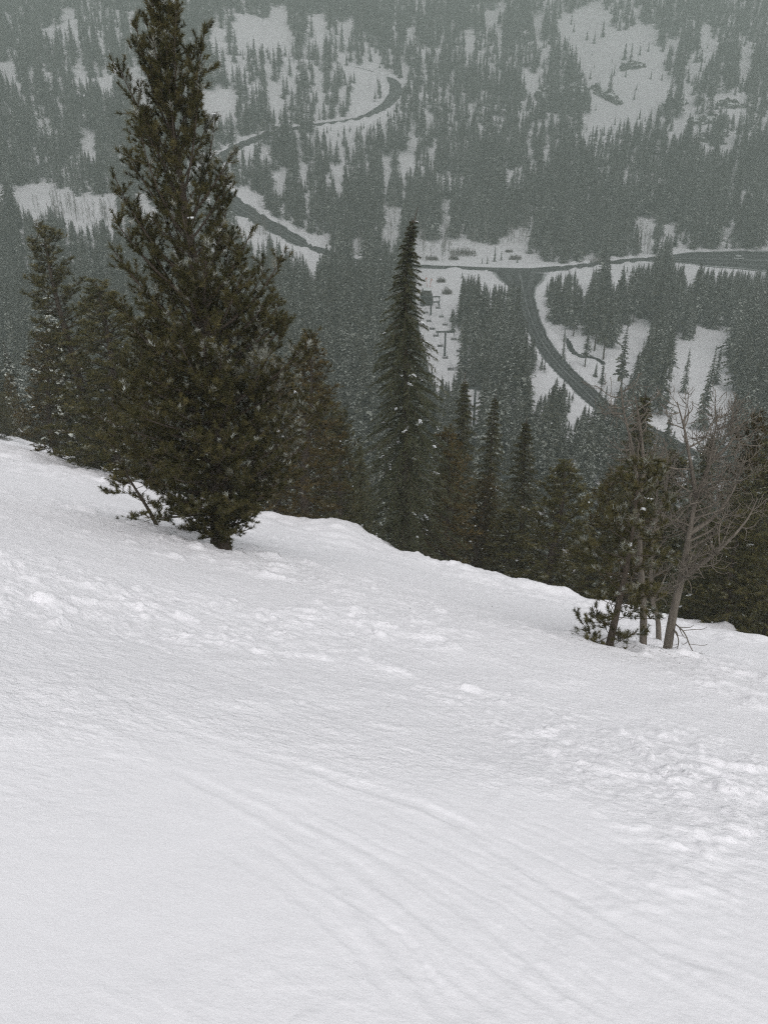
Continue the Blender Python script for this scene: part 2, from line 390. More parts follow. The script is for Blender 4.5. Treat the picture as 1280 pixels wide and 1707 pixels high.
def tracks(x, y):
    z = np.zeros(x.shape)
    lines = []
    for L, w, dp in track_lines():
        D = unit(np.gradient(L, axis=0)); nn = np.column_stack([-D[:, 1], D[:, 0]])
        for off, kw, kd in ((0, .40, .24), (.15, .26, .12)):
            wob = np.interp(np.arange(len(L)), np.arange(0, len(L) + 6, 6), np.sin(np.arange(len(np.arange(0, len(L) + 6, 6))) * 2.1 + w * 400 + off * 30))
            lines.append((L + nn * (off * (.8 + 3 * w) + .05 * wob * (1 if off else .3))[:, None], w * kw, dp * kd))
    for L, w, dp in lines:
        lo = L.min(0) - 1; hi = L.max(0) + 1
        m = (x > lo[0]) & (x < hi[0]) & (y > lo[1]) & (y < hi[1])
        if not m.any(): continue
        xx, yy = x[m], y[m]; best = np.full(xx.shape, 1e9); sd_ = np.zeros(xx.shape); al = np.zeros(xx.shape); acc = 0.
        tot = np.hypot(*np.diff(L, axis=0).T).sum()
        for i in range(len(L) - 1):
            a, b = L[i], L[i+1]; dx, dy = b - a; ll = math.hypot(dx, dy) + 1e-9
            t = np.clip(((xx-a[0])*dx + (yy-a[1])*dy) / ll**2, 0, 1); ex = xx-a[0]-t*dx; ey = yy-a[1]-t*dy
            dd = np.hypot(ex, ey); mm = dd < best
            best = np.where(mm, dd, best); sd_ = np.where(mm, np.sign(ex*dy - ey*dx), sd_); al = np.where(mm, acc + t*ll, al); acc += ll
        best = best + .010 * vnoise(xx * 22, yy * 22, 73) + .006 * vnoise(xx * 45, yy * 45, 74)
        w_ = w * (1 + .35 * vnoise(al * .9, al * 0 + w * 100, 71)); fade = sstep(0, .15, al / tot) * sstep(1, .85, al / tot) * sstep(-.45, .25, vnoise(al * .55 + w * 731, al * 0 + dp * 57, 79))
        dpv = dp * (.75 + .5 * vnoise(al * 1.3, al * 0 + dp * 99, 72))
        z[m] += fade * (-dpv * np.exp(-(np.abs(best) / w_)**6) + .5 * dpv * np.exp(-((best * sd_ - 1.7 * w_) / (.55 * w_))**2) * (1 + vnoise(xx * 14, yy * 14, 75)) + .2 * dpv * np.exp(-((best * sd_ + 1.6 * w_) / (.5 * w_))**2))
    return z
rings = [.7]
for lim, q in ((40, 1.0062), (200, 1.02), (900, 1.010), (1300, 1.03)):
    while rings[-1] < lim: rings.append(rings[-1] * q)
rings = np.array(rings)
fine = np.radians(np.arange(-31, 31.01, .15)); coarse = np.radians(np.arange(34, 326.1, 4))
ang = np.concatenate([fine, coarse]); na = len(ang)
RR, AA = np.meshgrid(rings, ang, indexing='ij')
GX = (RR * np.sin(AA)).ravel(); GY = (RR * np.cos(AA)).ravel()
GZ = ground(GX, GY)
mnear = np.hypot(GX, GY) < 46
nx_, ny_ = GX[mnear], GY[mnear]
GZ[mnear] += near_detail(nx_, ny_) + tracks(nx_, ny_)
i = np.arange(len(rings) - 1)[:, None] * na; j = np.arange(na)[None]; j2 = (j + 1) % na
quads = np.stack([i + j, i + na + j, i + na + j2, i + j2], -1).reshape(-1, 4)
g_me = mesh_from('snow_ground', np.column_stack([GX, GY, GZ]), quads, dict(churn=np.where(mnear, churn(GX, GY), .6)), smooth=True)
g_me2 = None
ground_o = obj('snow_ground', g_me, 'snow'); tag(ground_o, kind='structure')
# plug under the viewer's feet
cap_v = np.vstack([[0, 0, 0], np.column_stack([GX[:na], GY[:na], GZ[:na]])])
cap = obj('snow_underfoot', mesh_from('snow_underfoot', cap_v, np.column_stack([np.zeros(na, int), 1 + j2[0], 1 + j[0]]), smooth=True), 'snow')
tag(cap, kind='structure')
GN_R, GN_A = rings, na

def near_z(x, y):
    x = np.atleast_1d(np.asarray(x, float)); y = np.atleast_1d(np.asarray(y, float))
    return float((ground(x, y) + near_detail(x, y) + tracks(x, y))[0])

# roads
def strip(name, line, lift, mat, label=None):
    P = line; D = np.gradient(P[:, :2], axis=0); D /= np.linalg.norm(D, axis=1)[:, None]
    nrm = np.column_stack([-D[:, 1], D[:, 0]]); k = 17; s = np.linspace(-1, 1, k)
    X = P[:, 0:1] + nrm[:, 0:1] * s * (P[:, 3:4] + .35); Y = P[:, 1:2] + nrm[:, 1:2] * s * (P[:, 3:4] + .35)
    Z = P[:, 2:3] + lift - .12 * s * s
    i = np.arange(len(P) - 1)[:, None] * k; j = np.arange(k - 1)[None]
    q = np.stack([i + j, i + j + 1, i + k + j + 1, i + k + j], -1).reshape(-1, 4)[:, ::-1]
    o = obj(name, mesh_from(name, np.column_stack([X.ravel(), Y.ravel(), Z.ravel()]), q, dict(across=np.tile(np.abs(s), len(P)), along=np.repeat(np.concatenate([[0], np.cumsum(np.hypot(*np.diff(P[:, :2], axis=0).T))]), k)), smooth=True), mat)
    return tag(o, kind='structure')
strip('mountain_road', MAIN, 0., 'road'); strip('side_road', SIDE, .0, 'road'); strip('parking_lot', LOT, 0., 'road')
CR = CREEK.copy(); CR[:, 2] = base_h(CR[:, 0], CR[:, 1]) - .62
strip('creek', CR, 0., 'water')

# ------------------------------------------------------------------ tree builders
def trunk_path(H, lean, bend, n=14, nod=0.):
    t = np.linspace(0, 1, n)
    x = lean[0] * t * H + bend * np.sin(t * 5.1) * .12 + nod * np.clip((t - .8) / .2, 0, 1)**2
    y = lean[1] * t * H + bend * np.cos(t * 4.3) * .10 - bend * .10
    return t, np.column_stack([x, y, t * H - .35 * (1 - t)])
def blades_mesh(name, P, A, L, Wd, rg, tint, frost, cone=(.45, 1.25), spread=.5):
    """P,A (n,3) needle roots and tuft axes -> one thin triangle each"""
    n = len(P); up = rg.normal(size=(n, 3)); side = unit(np.cross(A, up)); th = rg.uniform(cone[0], cone[1], n)[:, None]
    D = A * np.cos(th) + side * np.sin(th); B = unit(np.cross(D, rg.normal(size=(n, 3))))
    frost = frost * np.clip(D[:, 2] * 1.6 + .1, 0, 1) * (rg.random(n) < .75)
    V = np.stack([P - B * Wd[:, None], P + B * Wd[:, None], P + D * L[:, None]], 1)
    return mesh_from(name, V.reshape(-1, 3), np.arange(3 * n).reshape(-1, 3), dict(tint=np.repeat(tint, 3), frost=np.repeat(frost, 3)))
def make_pine(name, H, prof, seed, limbs, K, tuft=.085, nw=.008, lean=(0, 0), bend=1., r0=None, den=1., t0=.05, snow_dir=(.8, -.3), snow_p=.10, frost_p=.03, up0=(-8, 58), low=1., thin=None, dust=0.):
    """tufted pine: returns meshes (trunk, crown, snow)"""
    rg = np.random.default_rng(seed); tt, TP = trunk_path(H, lean, bend); r0 = r0 or H * .017
    wood = MB(); rad = r0 * (1 - tt * .93) * (1 + .5 * np.exp(-tt * 40)); wood.tube(TP, rad, 9)
    pt = np.array([p[0] for p in prof]); pr = np.array([p[1] for p in prof])
    TPs, TAx, TS = [], [], []
    for q in range(limbs):
        if thin and q / limbs > thin[0] and q % thin[1]: continue
        t = t0 + (.985 - t0) * ((q + rg.uniform(0, .8)) / limbs)**low; R = np.interp(t, pt, pr) * rg.uniform(.62, 1.12)
        az = (q // 2 if thin and q / limbs > thin[0] else q) * 2.39996 + rg.uniform(-.35, .35)
        el0 = math.radians(up0[0] + (up0[1] - up0[0]) * t**1.3 + rg.uniform(-9, 9)); el1 = el0 + math.radians(rg.uniform(18, 42) * (1 - .4 * t))
        s = np.linspace(0, 1, 7); el = el0 + (el1 - el0) * s; azs = az + rg.uniform(-.3, .3) * s
        d = np.column_stack([np.cos(azs) * np.cos(el), np.sin(azs) * np.cos(el), np.sin(el)])
        L = R / max(.35, float(np.mean(np.cos(el))))
        p0 = np.array([np.interp(t, tt, TP[:, k]) for k in range(3)])
        P = p0 + np.vstack([[0, 0, 0], np.cumsum(d[:-1] * (L / 6), 0)])
        wood.tube(P, np.linspace(max(.006, r0 * .19 * min(1, R)), .004, 7), 4)
        nt_ = max(3, int(L * 13 * den))
        ss = rg.uniform(.16, 1, nt_)**.8
        for sq in ss:
            b = np.array([np.interp(sq, s, P[:, k]) for k in range(3)]); dd = np.array([np.interp(sq, s, d[:, k]) for k in range(3)])
            sv = unit(rg.normal(size=3) * np.array([1, 1, .55])); tw = unit(dd * .5 + sv * .9 + np.array([0, 0, .42]))
            lt = rg.uniform(.10, .34) * min(1.1, .35 + L * .55) * (1.15 - .5 * sq)
            e = b + tw * lt
            wood.tube(np.array([b, e]), np.array([.005, .003]), 3)
            m = max(1, int(lt / .12) + 1)
            for a in np.linspace(1, .35, m):
                TPs.append(b + tw * lt * a); TAx.append(unit(tw + np.array([0, 0, .35]) + rg.normal(size=3) * .18)); TS.append(rg.uniform(.75, 1.2))
        TPs.append(P[-1]); TAx.append(d[-1]); TS.append(1.3)
    TPs = np.array(TPs); TAx = np.array(TAx); TS = np.array(TS); n = len(TPs)
    tint = np.clip(rg.beta(1.6, 2.6, n) + .10 * rg.normal(size=n), 0, 1); fr = (rg.random(n) < frost_p) * rg.uniform(.3, .8, n)
    hd = unit(TPs[:, :2] - TP[0, :2]) @ np.array(snow_dir); cl = vnoise(TPs[:, 0] * 1.7 + seed, TPs[:, 2] * 1.7 + TPs[:, 1], 91)
    fr = np.maximum(fr, (rg.random(n) < dust * np.clip(.3 + hd, .1, 1.3) * np.clip(.5 + 1.6 * cl, .05, 2)) * rg.uniform(.1, .45, n))
    P = np.repeat(TPs, K, 0); A = np.repeat(TAx, K, 0); S = np.repeat(TS, K) * tuft
    P = P + A * (rg.uniform(-.6, .35, n * K) * S)[:, None]
    crown = blades_mesh(name + '_crown', P, A, S * rg.uniform(.55, .85, n * K), np.full(n * K, nw) * rg.uniform(.8, 1.3, n * K), rg, np.clip(np.repeat(tint, K) + rg.normal(size=n * K) * .1, 0, 1), np.repeat(fr, K), cone=(.45, 1.2))
    # snow held by the tufts on the windward side
    hd = unit(TPs[:, :2] - TP[0, :2]) @ np.array(snow_dir); pz = snow_p * np.clip(.25 + 1.1 * hd, .04, 1.4)
    m = rg.random(n) < pz * np.clip(.5 + 2.0 * cl, 0, 2.4)
    snow = None
    if m.any():
        c = TPs[m] + np.array([0, 0, .018]) + TAx[m] * .03; k = len(c)
        V, T = blobs(c, np.column_stack([rg.uniform(.02, .06, k), rg.uniform(.02, .06, k), rg.uniform(.012, .026, k)]) * (tuft / .10), rg, .5)
        snow = mesh_from(name + '_snow', V, T, smooth=True)
    return wood.mesh(name + '_trunk', True), crown, snow
def make_fir(name, H, R, nb, ns, nbl, seed, prof=.85, droop=.55, rise=.15, t0=.04, spray=.42, sw=.05, nod=0., lean=(0, 0), bend=.6, frost=.25, snowp=0., r0=None, trunk_k=7, gap=0.):
    """layered fir or hemlock: nb branches of ns spray pairs; nbl needles blades per spray (0: one flat spray)"""
    rg = np.random.default_rng(seed); tt, TP = trunk_path(H, lean, bend, nod=nod); r0 = r0 or H * .014
    wood = MB(); wood.tube(TP, r0 * (1 - tt * .96), trunk_k)
    t = np.sort(t0 + ((.965 if nbl else .99) - t0) * (np.arange(nb) + rg.uniform(0, 1, nb)) / nb); az = np.arange(nb) * 2.39996 + rg.uniform(-.4, .4, nb)
    shape = np.clip(np.minimum((1 - t)**prof, .35 + t * 5), 0, 1) * (1 - .40 * sstep(.78, 1., t))
    L = R * shape * rg.uniform(.55, 1.18, nb) * (1 + .16 * np.sin(t * 23 + seed)) * np.clip((1 - t) / .05, .35, 1) + .02 * R
    if gap: L = L * np.where(rg.random(nb) < gap, .35, 1)
    p0 = np.column_stack([np.interp(t, tt, TP[:, k]) for k in range(3)])
    out = np.column_stack([np.cos(az), np.sin(az), np.zeros(nb)]); sid = np.column_stack([-np.sin(az), np.cos(az), np.zeros(nb)])
    s = (np.arange(ns) + .6) / ns
    rz = (rise + .9 * np.clip(t - .75, 0, 1) * 2)[:, None]; dz = droop * (1.1 - .5 * t)[:, None]
    Pb = p0[:, None] + out[:, None] * (L[:, None] * s)[..., None]; Pb[..., 2] += L[:, None] * (rz * s - dz * s * s)
    ax = out[:, None] + np.zeros((1, ns, 1)); ax = ax.copy(); ax[..., 2] += rz - 2 * dz * s; ax = unit(ax)
    sg = np.array([-1., 1.])
    D = ax[:, :, None] * .75 + sid[:, None, None] * sg[None, None, :, None] * .75 + np.array([0, 0, -.22]) + rg.normal(size=(nb, ns, 2, 3)) * .22
    D = unit(D); ls = (spray * (.12 + .88 * L / R)[:, None, None] * (1.05 - .5 * s)[None, :, None] * rg.uniform(.7, 1.3, (nb, ns, 2)))
    P = np.broadcast_to(Pb[:, :, None], D.shape)
    P = P.reshape(-1, 3); D = D.reshape(-1, 3); ls = ls.ravel(); m = len(P)
    tint = np.clip(rg.beta(1.6, 2.4, m), 0, 1); fr = np.repeat((rg.random(nb) < frost * 1.6), ns * 2) * (rg.random(m) < .65) * rg.uniform(.15, .8, m)
    bsz = np.repeat(np.clip(.32 + 1.1 * L / R, .32, 1.), ns * 2)
    tips = p0 + out * L[:, None]; tips[:, 2] += L * (rz - dz)[:, 0]
    if nbl == 0:
        B = unit(np.cross(D, rg.normal(size=(m, 3)) * .35 + np.array([0, 0, 1.])))
        Wd = (ls * .30 + sw)[:, None]
        V = np.stack([P - D * .15 * ls[:, None], P + D * .45 * ls[:, None] + B * Wd, P + D * ls[:, None], P + D * .45 * ls[:, None] - B * Wd - np.array([0, 0, .25]) * ls[:, None]], 1)
        T = np.arange(4 * m).reshape(-1, 4)[:, [0, 1, 2, 0, 2, 3]].reshape(-1, 3)
        # branch tip blades and the leader
        B2 = sid * (.10 * R) ; ml = p0 + out * (L * .45)[:, None]; ml[:, 2] += L * (rz[:, 0] * .45 - dz[:, 0] * .2)
        V2 = np.stack([ml - B2, ml + B2, tips + np.array([0, 0, -.03 * R])], 1)
        VV = np.vstack([V.reshape(-1, 3), V2.reshape(-1, 3)]); TT = np.vstack([T, 4 * m + np.arange(3 * nb).reshape(-1, 3)])
        crown = mesh_from(name + '_crown', VV, TT, dict(tint=np.concatenate([np.repeat(tint, 4), np.repeat(rg.random(nb) * .5, 3)]), frost=np.concatenate([np.repeat(fr, 4), np.repeat((rg.random(nb) < frost * 1.5) * .5, 3)])))
    else:
        for a, b in zip(p0, tips): wood.tube(np.array([a, (a + b) / 2 + [0, 0, .06 * R], b]), np.array([.014, .009, .004]), 3)
        a = (np.arange(nbl) + .5) / nbl
        PP = P[:, None] + D[:, None] * (ls[:, None] * a)[..., None] + np.array([0, 0, -.10]) * (ls[:, None] * a * a)[..., None]
        k = m * nbl; DD = np.repeat(D, nbl, 0)
        crown = blades_mesh(name + '_crown', PP.reshape(-1, 3), DD, rg.uniform(.6, 1.3, k) * sw * 2.2 * np.repeat(bsz, nbl), np.full(k, sw * .20), rg, np.clip(np.repeat(tint, nbl) + rg.normal(size=k) * .08, 0, 1), np.repeat(fr, nbl), cone=(.15, 1.0))
    snow = None
    if snowp:
        hd = (D[:, 0] * .6 + .6); mm = rg.random(m) < snowp * hd * np.clip(.4 + 2.2 * vnoise(P[:, 0] * 2, P[:, 2] * 2 + P[:, 1], 95), 0, 3)
        c = np.vstack([P[mm] + D[mm] * (ls[mm] * f)[:, None] + np.array([0, 0, .022 - .05 * f * f]) for f in (.15, .4, .65)]); k = len(c)
        if k:
            V, T = blobs(c, np.column_stack([rg.uniform(.025, .06, k), rg.uniform(.025, .06, k), rg.uniform(.012, .022, k)]), rg, .5)
            snow = mesh_from(name + '_snow', V, T, smooth=True)
    return wood.mesh(name + '_trunk', True), crown, snow
def put_tree(name, meshes, label, cat, loc, rz, scale, mats, group=None):
    t = thing(name, label, cat, loc, rz, scale, group)
    a = obj('trunk', meshes[0], mats[0], t); b = obj('crown', meshes[1], mats[1], t)
    if meshes[2] is not None: tag(obj('snow', meshes[2], 'clump', b), kind='stuff')
    return t
def spot(u, r, vtip=None):
    """ground point at pixel column u (near the slope's edge), r metres away in plan"""
    x = r * (u - 640) / F
    for _ in range(14):
        y = math.sqrt(max(4, r * r - x * x)); z = float(base_h(x, y))
        h = 0. if vtip is None else .5 * height_for_tip(x, y, z, vtip)
        uu_, _, d_ = project(x, y, z + h); x += .8 * (u - float(uu_)) * float(d_) / F
    return x, math.sqrt(max(4, r * r - x * x))
def height_for_tip(x, y, z, vtip):
    lo, hi = .5, 60
    for _ in range(40):
        m = (lo + hi) / 2
        if project(x, y, z + m)[1] > vtip: lo = m
        else: hi = m
    return lo

# ------------------------------------------------------------------ the big pine on the left
bp_ = hit(364, 908); bz = near_z(bp_[0], bp_[1]); Hb = height_for_tip(bp_[0], bp_[1], bz, 0)
big = make_pine('big_pine', Hb, [(0, .4), (.08, .4), (.12, .95), (.18, 1.42), (.26, 1.56), (.38, 1.27), (.5, .98), (.6, .82), (.7, .62), (.8, .44), (.88, .30), (.95, .15), (1, .04)], 9, 310, 46, tuft=.088, nw=.0035, lean=(.004, .0), bend=1.0, r0=.165, t0=.085, snow_p=.005, low=1.35, up0=(6, 76), den=1.25, thin=(.56, 2), dust=.45)
put_tree('whitebark_pine', big, 'tall bushy whitebark pine with upswept limbs and bare lower trunk on the open snow', 'pine tree', (bp_[0], bp_[1], bz), .4, (1, 1, 1), ('bark', 'pine'))

# the hemlock with the nodding tip
hx, hy = spot(672, 24.6); hz_ = near_z(hx, hy); Hh = height_for_tip(hx, hy, hz_, 344)
hem = make_fir('hemlock', Hh, 2.12, 400, 16, 13, 12, prof=.86, droop=.62, rise=.12, t0=.02, spray=.36, sw=.036, nod=.32, bend=.4, frost=.45, snowp=.02, r0=.17, gap=.08)
put_tree('mountain_hemlock', hem, 'slender dark mountain hemlock with a nodding tip and snow on its drooping boughs', 'hemlock', (hx, hy, hz_), 0, (1, 1, 1), ('bark', 'hemlock'))

# pine and fir shapes for the other trees along the edge
prof_a = [(0, .7), (.08, 1.15), (.25, 1.3), (.45, 1.1), (.65, .8), (.85, .42), (1, .10)]
prof_b = [(0, .5), (.1, .95), (.3, 1.05), (.55, .9), (.75, .6), (.9, .32), (1, .08)]
PINES = [make_pine('edge_pine_a', 9., prof_a, 21, 135, 26, tuft=.125, nw=.006, snow_p=.008, dust=.16), make_pine('edge_pine_b', 9., prof_b, 22, 130, 26, tuft=.125, nw=.006, snow_p=.012, dust=.22),
         make_pine('edge_pine_c', 9., prof_a, 23, 125, 26, tuft=.13, nw=.006, bend=1.5, snow_p=.008, dust=.16)]
FIRS = [make_fir('edge_fir_a', 10., 1.65, 210, 11, 8, 31, prof=1.0, droop=.5, t0=.02, spray=.50, sw=.045, frost=.2, snowp=.004),
        make_fir('edge_fir_b', 10., 1.4, 200, 11, 8, 32, prof=1.0, droop=.6, t0=.02, spray=.48, sw=.045, frost=.25, snowp=.008)]
EDGE = [  # kind, column, distance, tip row, width factor, label
    ('p1', 122, 34, 378, 1.2, 'dark pine with a thin ragged top behind the left flank of the tall pine'),
    ('p0', 178, 31, 470, 1.45, 'dense dark pine with a short bare trunk close behind the tall pine'),
    ('p2', 84, 36, 560, 1.1, 'brownish bushy pine at the foot of the thin ragged-topped pine'),
    ('p2', 30, 52, 625, .7, 'small pine at the brow of the snow slope beside a gap of white snow'),
    ('p1', 5, 50, 660, .7, 'stunted pine at the left end of the brow'),
    ('p2', 505, 24, 560, 1.0, 'reddish brown pine crowding the right side of the tall pine'),
    ('p0', 572, 33, 690, .95, 'brownish pine in the gap between tall pine and nodding hemlock'),
    ('f1', 606, 36, 735, .9, 'low dark fir tucked behind the left skirt of the nodding hemlock'),
    ('p2', 737, 26, 712, .9, 'brown snow-flecked pine pressed against the right side of the nodding hemlock'),
    ('f0', 760, 40, 622, .95, 'brownish fir standing in front of the lift tower with a crooked tip'),
    ('f1', 818, 38, 652, .9, 'narrow snow-flecked fir just right of the lowest lift tower'),
    ('f0', 868, 33, 690, 1.05, 'broad dark fir at the slope edge with lowest boughs on snow'),
    ('p0', 920, 25, 768, 1.2, 'short bushy olive pine with a pointed top at the slope edge'),
    ('p2', 802, 27, 800, .95, 'low brown-green pine in front of the narrow snow-flecked fir'),
    ('p1', 850, 26, 850, .9, 'low dark pine filling the brow under the broad dark fir'),
    ('f0', 1046, 28, 642, 1.05, 'tall dark fir rising directly behind the bare grey stems'),
    ('p2', 990, 30, 790, 1.1, 'brownish pine behind the slope edge, left of the tall dark fir'),
    ('f1', 1155, 29, 712, .85, 'dark narrow spire of a fir behind the leaning dead tree'),
    ('p1', 1104, 33, 760, 1.1, 'pine thicket top between tall dark fir and narrow spire fir'),
    ('p2', 1205, 31, 690, .95, 'brown thin-topped pine behind the branches of the leaning dead tree'),
    ('f0', 1258, 26, 655, 1.2, 'wide dark fir reaching down the slope past the leaning dead tree'),
    ('p0', 1225, 22.5, 860, .95, 'low dark bushy pine on the brow beside a lump of snow'),
    ('p0', 1300, 22, 800, 1.0, 'dark pine beyond the wide dark fir on the brow'),
    ('f1', 1165, 23.5, 850, 1.0, 'squat dark fir filling the brow behind the leaning dead tree'),
    ('p2', 1065, 24, 860, .9, 'squat brown pine on the brow behind the straight bare stem'),
    ('p2', 690, 38, 760, .9, 'grey-brown pine half hidden behind the nodding hemlock'),
    ('p0', 545, 38, 640, .9, 'frosted brown pine deeper down the slope behind the reddish pine'),
    ('p2', 455, 28, 600, 1.1, 'dark pine directly behind the tall bushy pine'),
    ('p1', 245, 28, 560, 1.2, 'dark pine behind the trunk of the tall bushy pine'),
    ('f0', -30, 46, 520, 1.0, 'dark fir past the left end of the brow'),
]
for k, (kind, u, r, vt, wf, lab) in enumerate(EDGE):
    x, y = spot(u, r, vt); z = near_z(x, y) - .05; h = height_for_tip(x, y, z, vt)
    ms = PINES[int(kind[1])] if kind[0] == 'p' else FIRS[int(kind[1])]; h0 = 9. if kind[0] == 'p' else 10.
    s = h / h0; w = wf * (1.3 if kind[0] == 'p' else 1.55) * min(1.25, max(.66, s ** .6))
    put_tree('whitebark_pine' if kind[0] == 'p' else 'fir_tree', ms, lab, 'pine tree' if kind[0] == 'p' else 'fir tree', (x, y, z), k * 1.7, (w, w, s),
             ('bark', 'redpine' if kind == 'p2' else 'pine') if kind[0] == 'p' else ('bark', 'fir'), 'trees along the brow of the slope')

# leaning sapling left of the big pine
sp_ = hit(272, 880); sz = near_z(sp_[0], sp_[1])
sap = make_pine('sapling', 1.75, [(0, .1), (.15, .6), (.35, .85), (.6, .6), (.85, .35), (1, .12)], 41, 26, 38, tuft=.088, nw=.0042, lean=(-.32, 0), bend=.5, r0=.045, t0=.2, snow_p=.1, up0=(-20, 40))
put_tree('pine_sapling', sap, 'leaning pine sapling with sparse tufts beside the tall pine', 'pine sapling', (sp_[0], sp_[1], sz), 0, (1, 1, 1), ('bark', 'pine'))

# ------------------------------------------------------------------ dead trees and the little pine on the right
def px_path(pts, y0):
    """image points laid in the vertical plane at plan distance y0 that the stem stands in"""
    out = []
    for u, v, dy in pts:
        r = ray(u, v); t = (y0 + dy) / r[1]; out.append((t * r[0], y0 + dy, CAMZ + t * r[2]))
    return np.array(out)
def grow(mb, P, r0, r1, rg, depth, every, ln, side=None, up=.35, stem_k=6):
    Pn = catmull(P, 5); n = len(Pn); R = r1 + (r0 - r1) * (1 - np.linspace(0, 1, n))**(1.35 if depth > 1 else 1.); mb.tube(Pn, R, stem_k if depth > 1 else (4 if depth == 1 else 3))
    if depth == 0: return
    L = np.linalg.norm(np.diff(Pn, axis=0), axis=1).sum(); cnt = max(2, int(L / every)); D = unit(np.gradient(Pn, axis=0))
    for q in range(cnt):
        s = rg.uniform(.25 if depth > 1 else .12, 1.0); i = min(n - 1, int(s * (n - 1))); d = D[i]
        v = rg.normal(size=3); v = unit(v - d * (v @ d))
        if side is not None: v = unit(v + np.array(side) * .7)
        l = ln * rg.uniform(.35, 1.1) * (1.15 - .6 * s); a = unit(v * .9 + d * .45)
        p1 = Pn[i] + a * l * .4; p2 = p1 + unit(a + np.array([0, 0, up * .6]) + rg.normal(size=3) * .25) * l * .35; p3 = p2 + unit(a * .7 + np.array([0, 0, up * 1.6]) + rg.normal(size=3) * .3) * l * .3
        rr = min(R[i] * .6, .006 + l * .019)
        grow(mb, np.array([Pn[i], p1, p2, p3]), rr, .0045, rg, depth - 1, every * .62, ln * .42, None, up)
db = hit(1108, 1084); DY = db[1]
def dead_tree(label, stems, seed, base_uv):
    b = hit(*base_uv); base = np.array([b[0], b[1], near_z(b[0], b[1])])
    t = thing('dead_tree', label, 'dead tree', tuple(base), group='dead trees on the slope'); rg = np.random.default_rng(seed)
    for k, (nm, px, r0, r1, depth, every, ln, side) in enumerate(stems):
        P = px_path(px, b[1]) - base
        if nm == 'trunk': P[0, 2] = -.25
        mb = MB(); grow(mb, P, r0, r1, rg, depth, every, ln, side); obj(nm, mb.mesh(nm, True), 'dead', t)
dead_tree('bare dead tree with one straight upright grey stem on the snow', [
    ('trunk', [(1075,1078,0),(1072,1010,0),(1066,930,0),(1064,850,.05),(1060,790,.1),(1052,740,.1),(1040,690,.1),(1034,645,.1)], .062, .010, 2, .13, .80, None),
    ('limb', [(1064,850,.05),(1072,780,.2),(1066,710,.25),(1058,660,.3)], .04, .010, 2, .13, .6, None)], 3, (1075, 1078))
dead_tree('bare dead tree with leaning forked trunk and many curved grey branches', [
    ('trunk', [(1112,1084,0),(1122,1020,0),(1136,960,.05),(1148,890,.1),(1160,830,.15),(1180,775,.2),(1190,725,.2),(1196,690,.25)], .075, .008, 2, .075, .95, (.4, 0, 0)),
    ('limb', [(1136,960,.05),(1175,935,-.1),(1215,900,-.2),(1245,865,-.2),(1262,830,-.2)], .045, .008, 2, .13, .65, None),
    ('limb', [(1148,890,.1),(1190,860,.2),(1222,815,.3),(1240,760,.3)], .045, .008, 2, .13, .7, None),
    ('limb', [(1160,830,.15),(1150,770,.1),(1140,715,.05),(1128,670,0)], .04, .008, 2, .13, .65, None),
    ('limb', [(1180,775,.2),(1215,740,.1),(1240,700,.1)], .03, .008, 2, .13, .6, None),
    ('limb', [(1125,1040,0),(1140,1055,-.25),(1150,1078,-.35),(1158,1092,-.4)], .016, .005, 1, .12, .35, None),
    ('limb', [(1120,1045,0),(1130,1065,-.2),(1128,1085,-.3)], .014, .005, 1, .12, .3, None)], 4, (1112, 1084))
dead_tree('bare dead tree with a kinked stem between straight stem and leaning trunk', [
    ('trunk', [(1100,1070,.05),(1096,1035,.1),(1086,995,.15),(1085,940,.15),(1090,870,.2),(1096,800,.25),(1090,740,.3)], .052, .009, 2, .13, .75, None),
    ('limb', [(1090,870,.2),(1108,820,.1),(1112,770,.1),(1106,730,.1)], .03, .008, 2, .13, .6, None)], 6, (1100, 1072))
lp = hit(1014, 1074); lz = near_z(lp[0], lp[1]); lH = height_for_tip(lp[0], lp[1], lz, 772)
lpm = make_pine('front_pine', lH, [(0, .4), (.06, .8), (.16, .58), (.35, .58), (.6, .66), (.8, .45), (1, .1)], 47, 62, 38, tuft=.088, nw=.0042, bend=.5, r0=.065, t0=.04, snow_p=.012, dust=.3, snow_dir=(-.5, -.5), up0=(-14, 50), den=1.15)
put_tree('whitebark_pine', lpm, 'thin brown-needled pine with low tufted sprigs beside the bare grey stems', 'pine tree', (lp[0], lp[1], lz), 1.1, (1, 1, 1), ('bark', 'pine'))

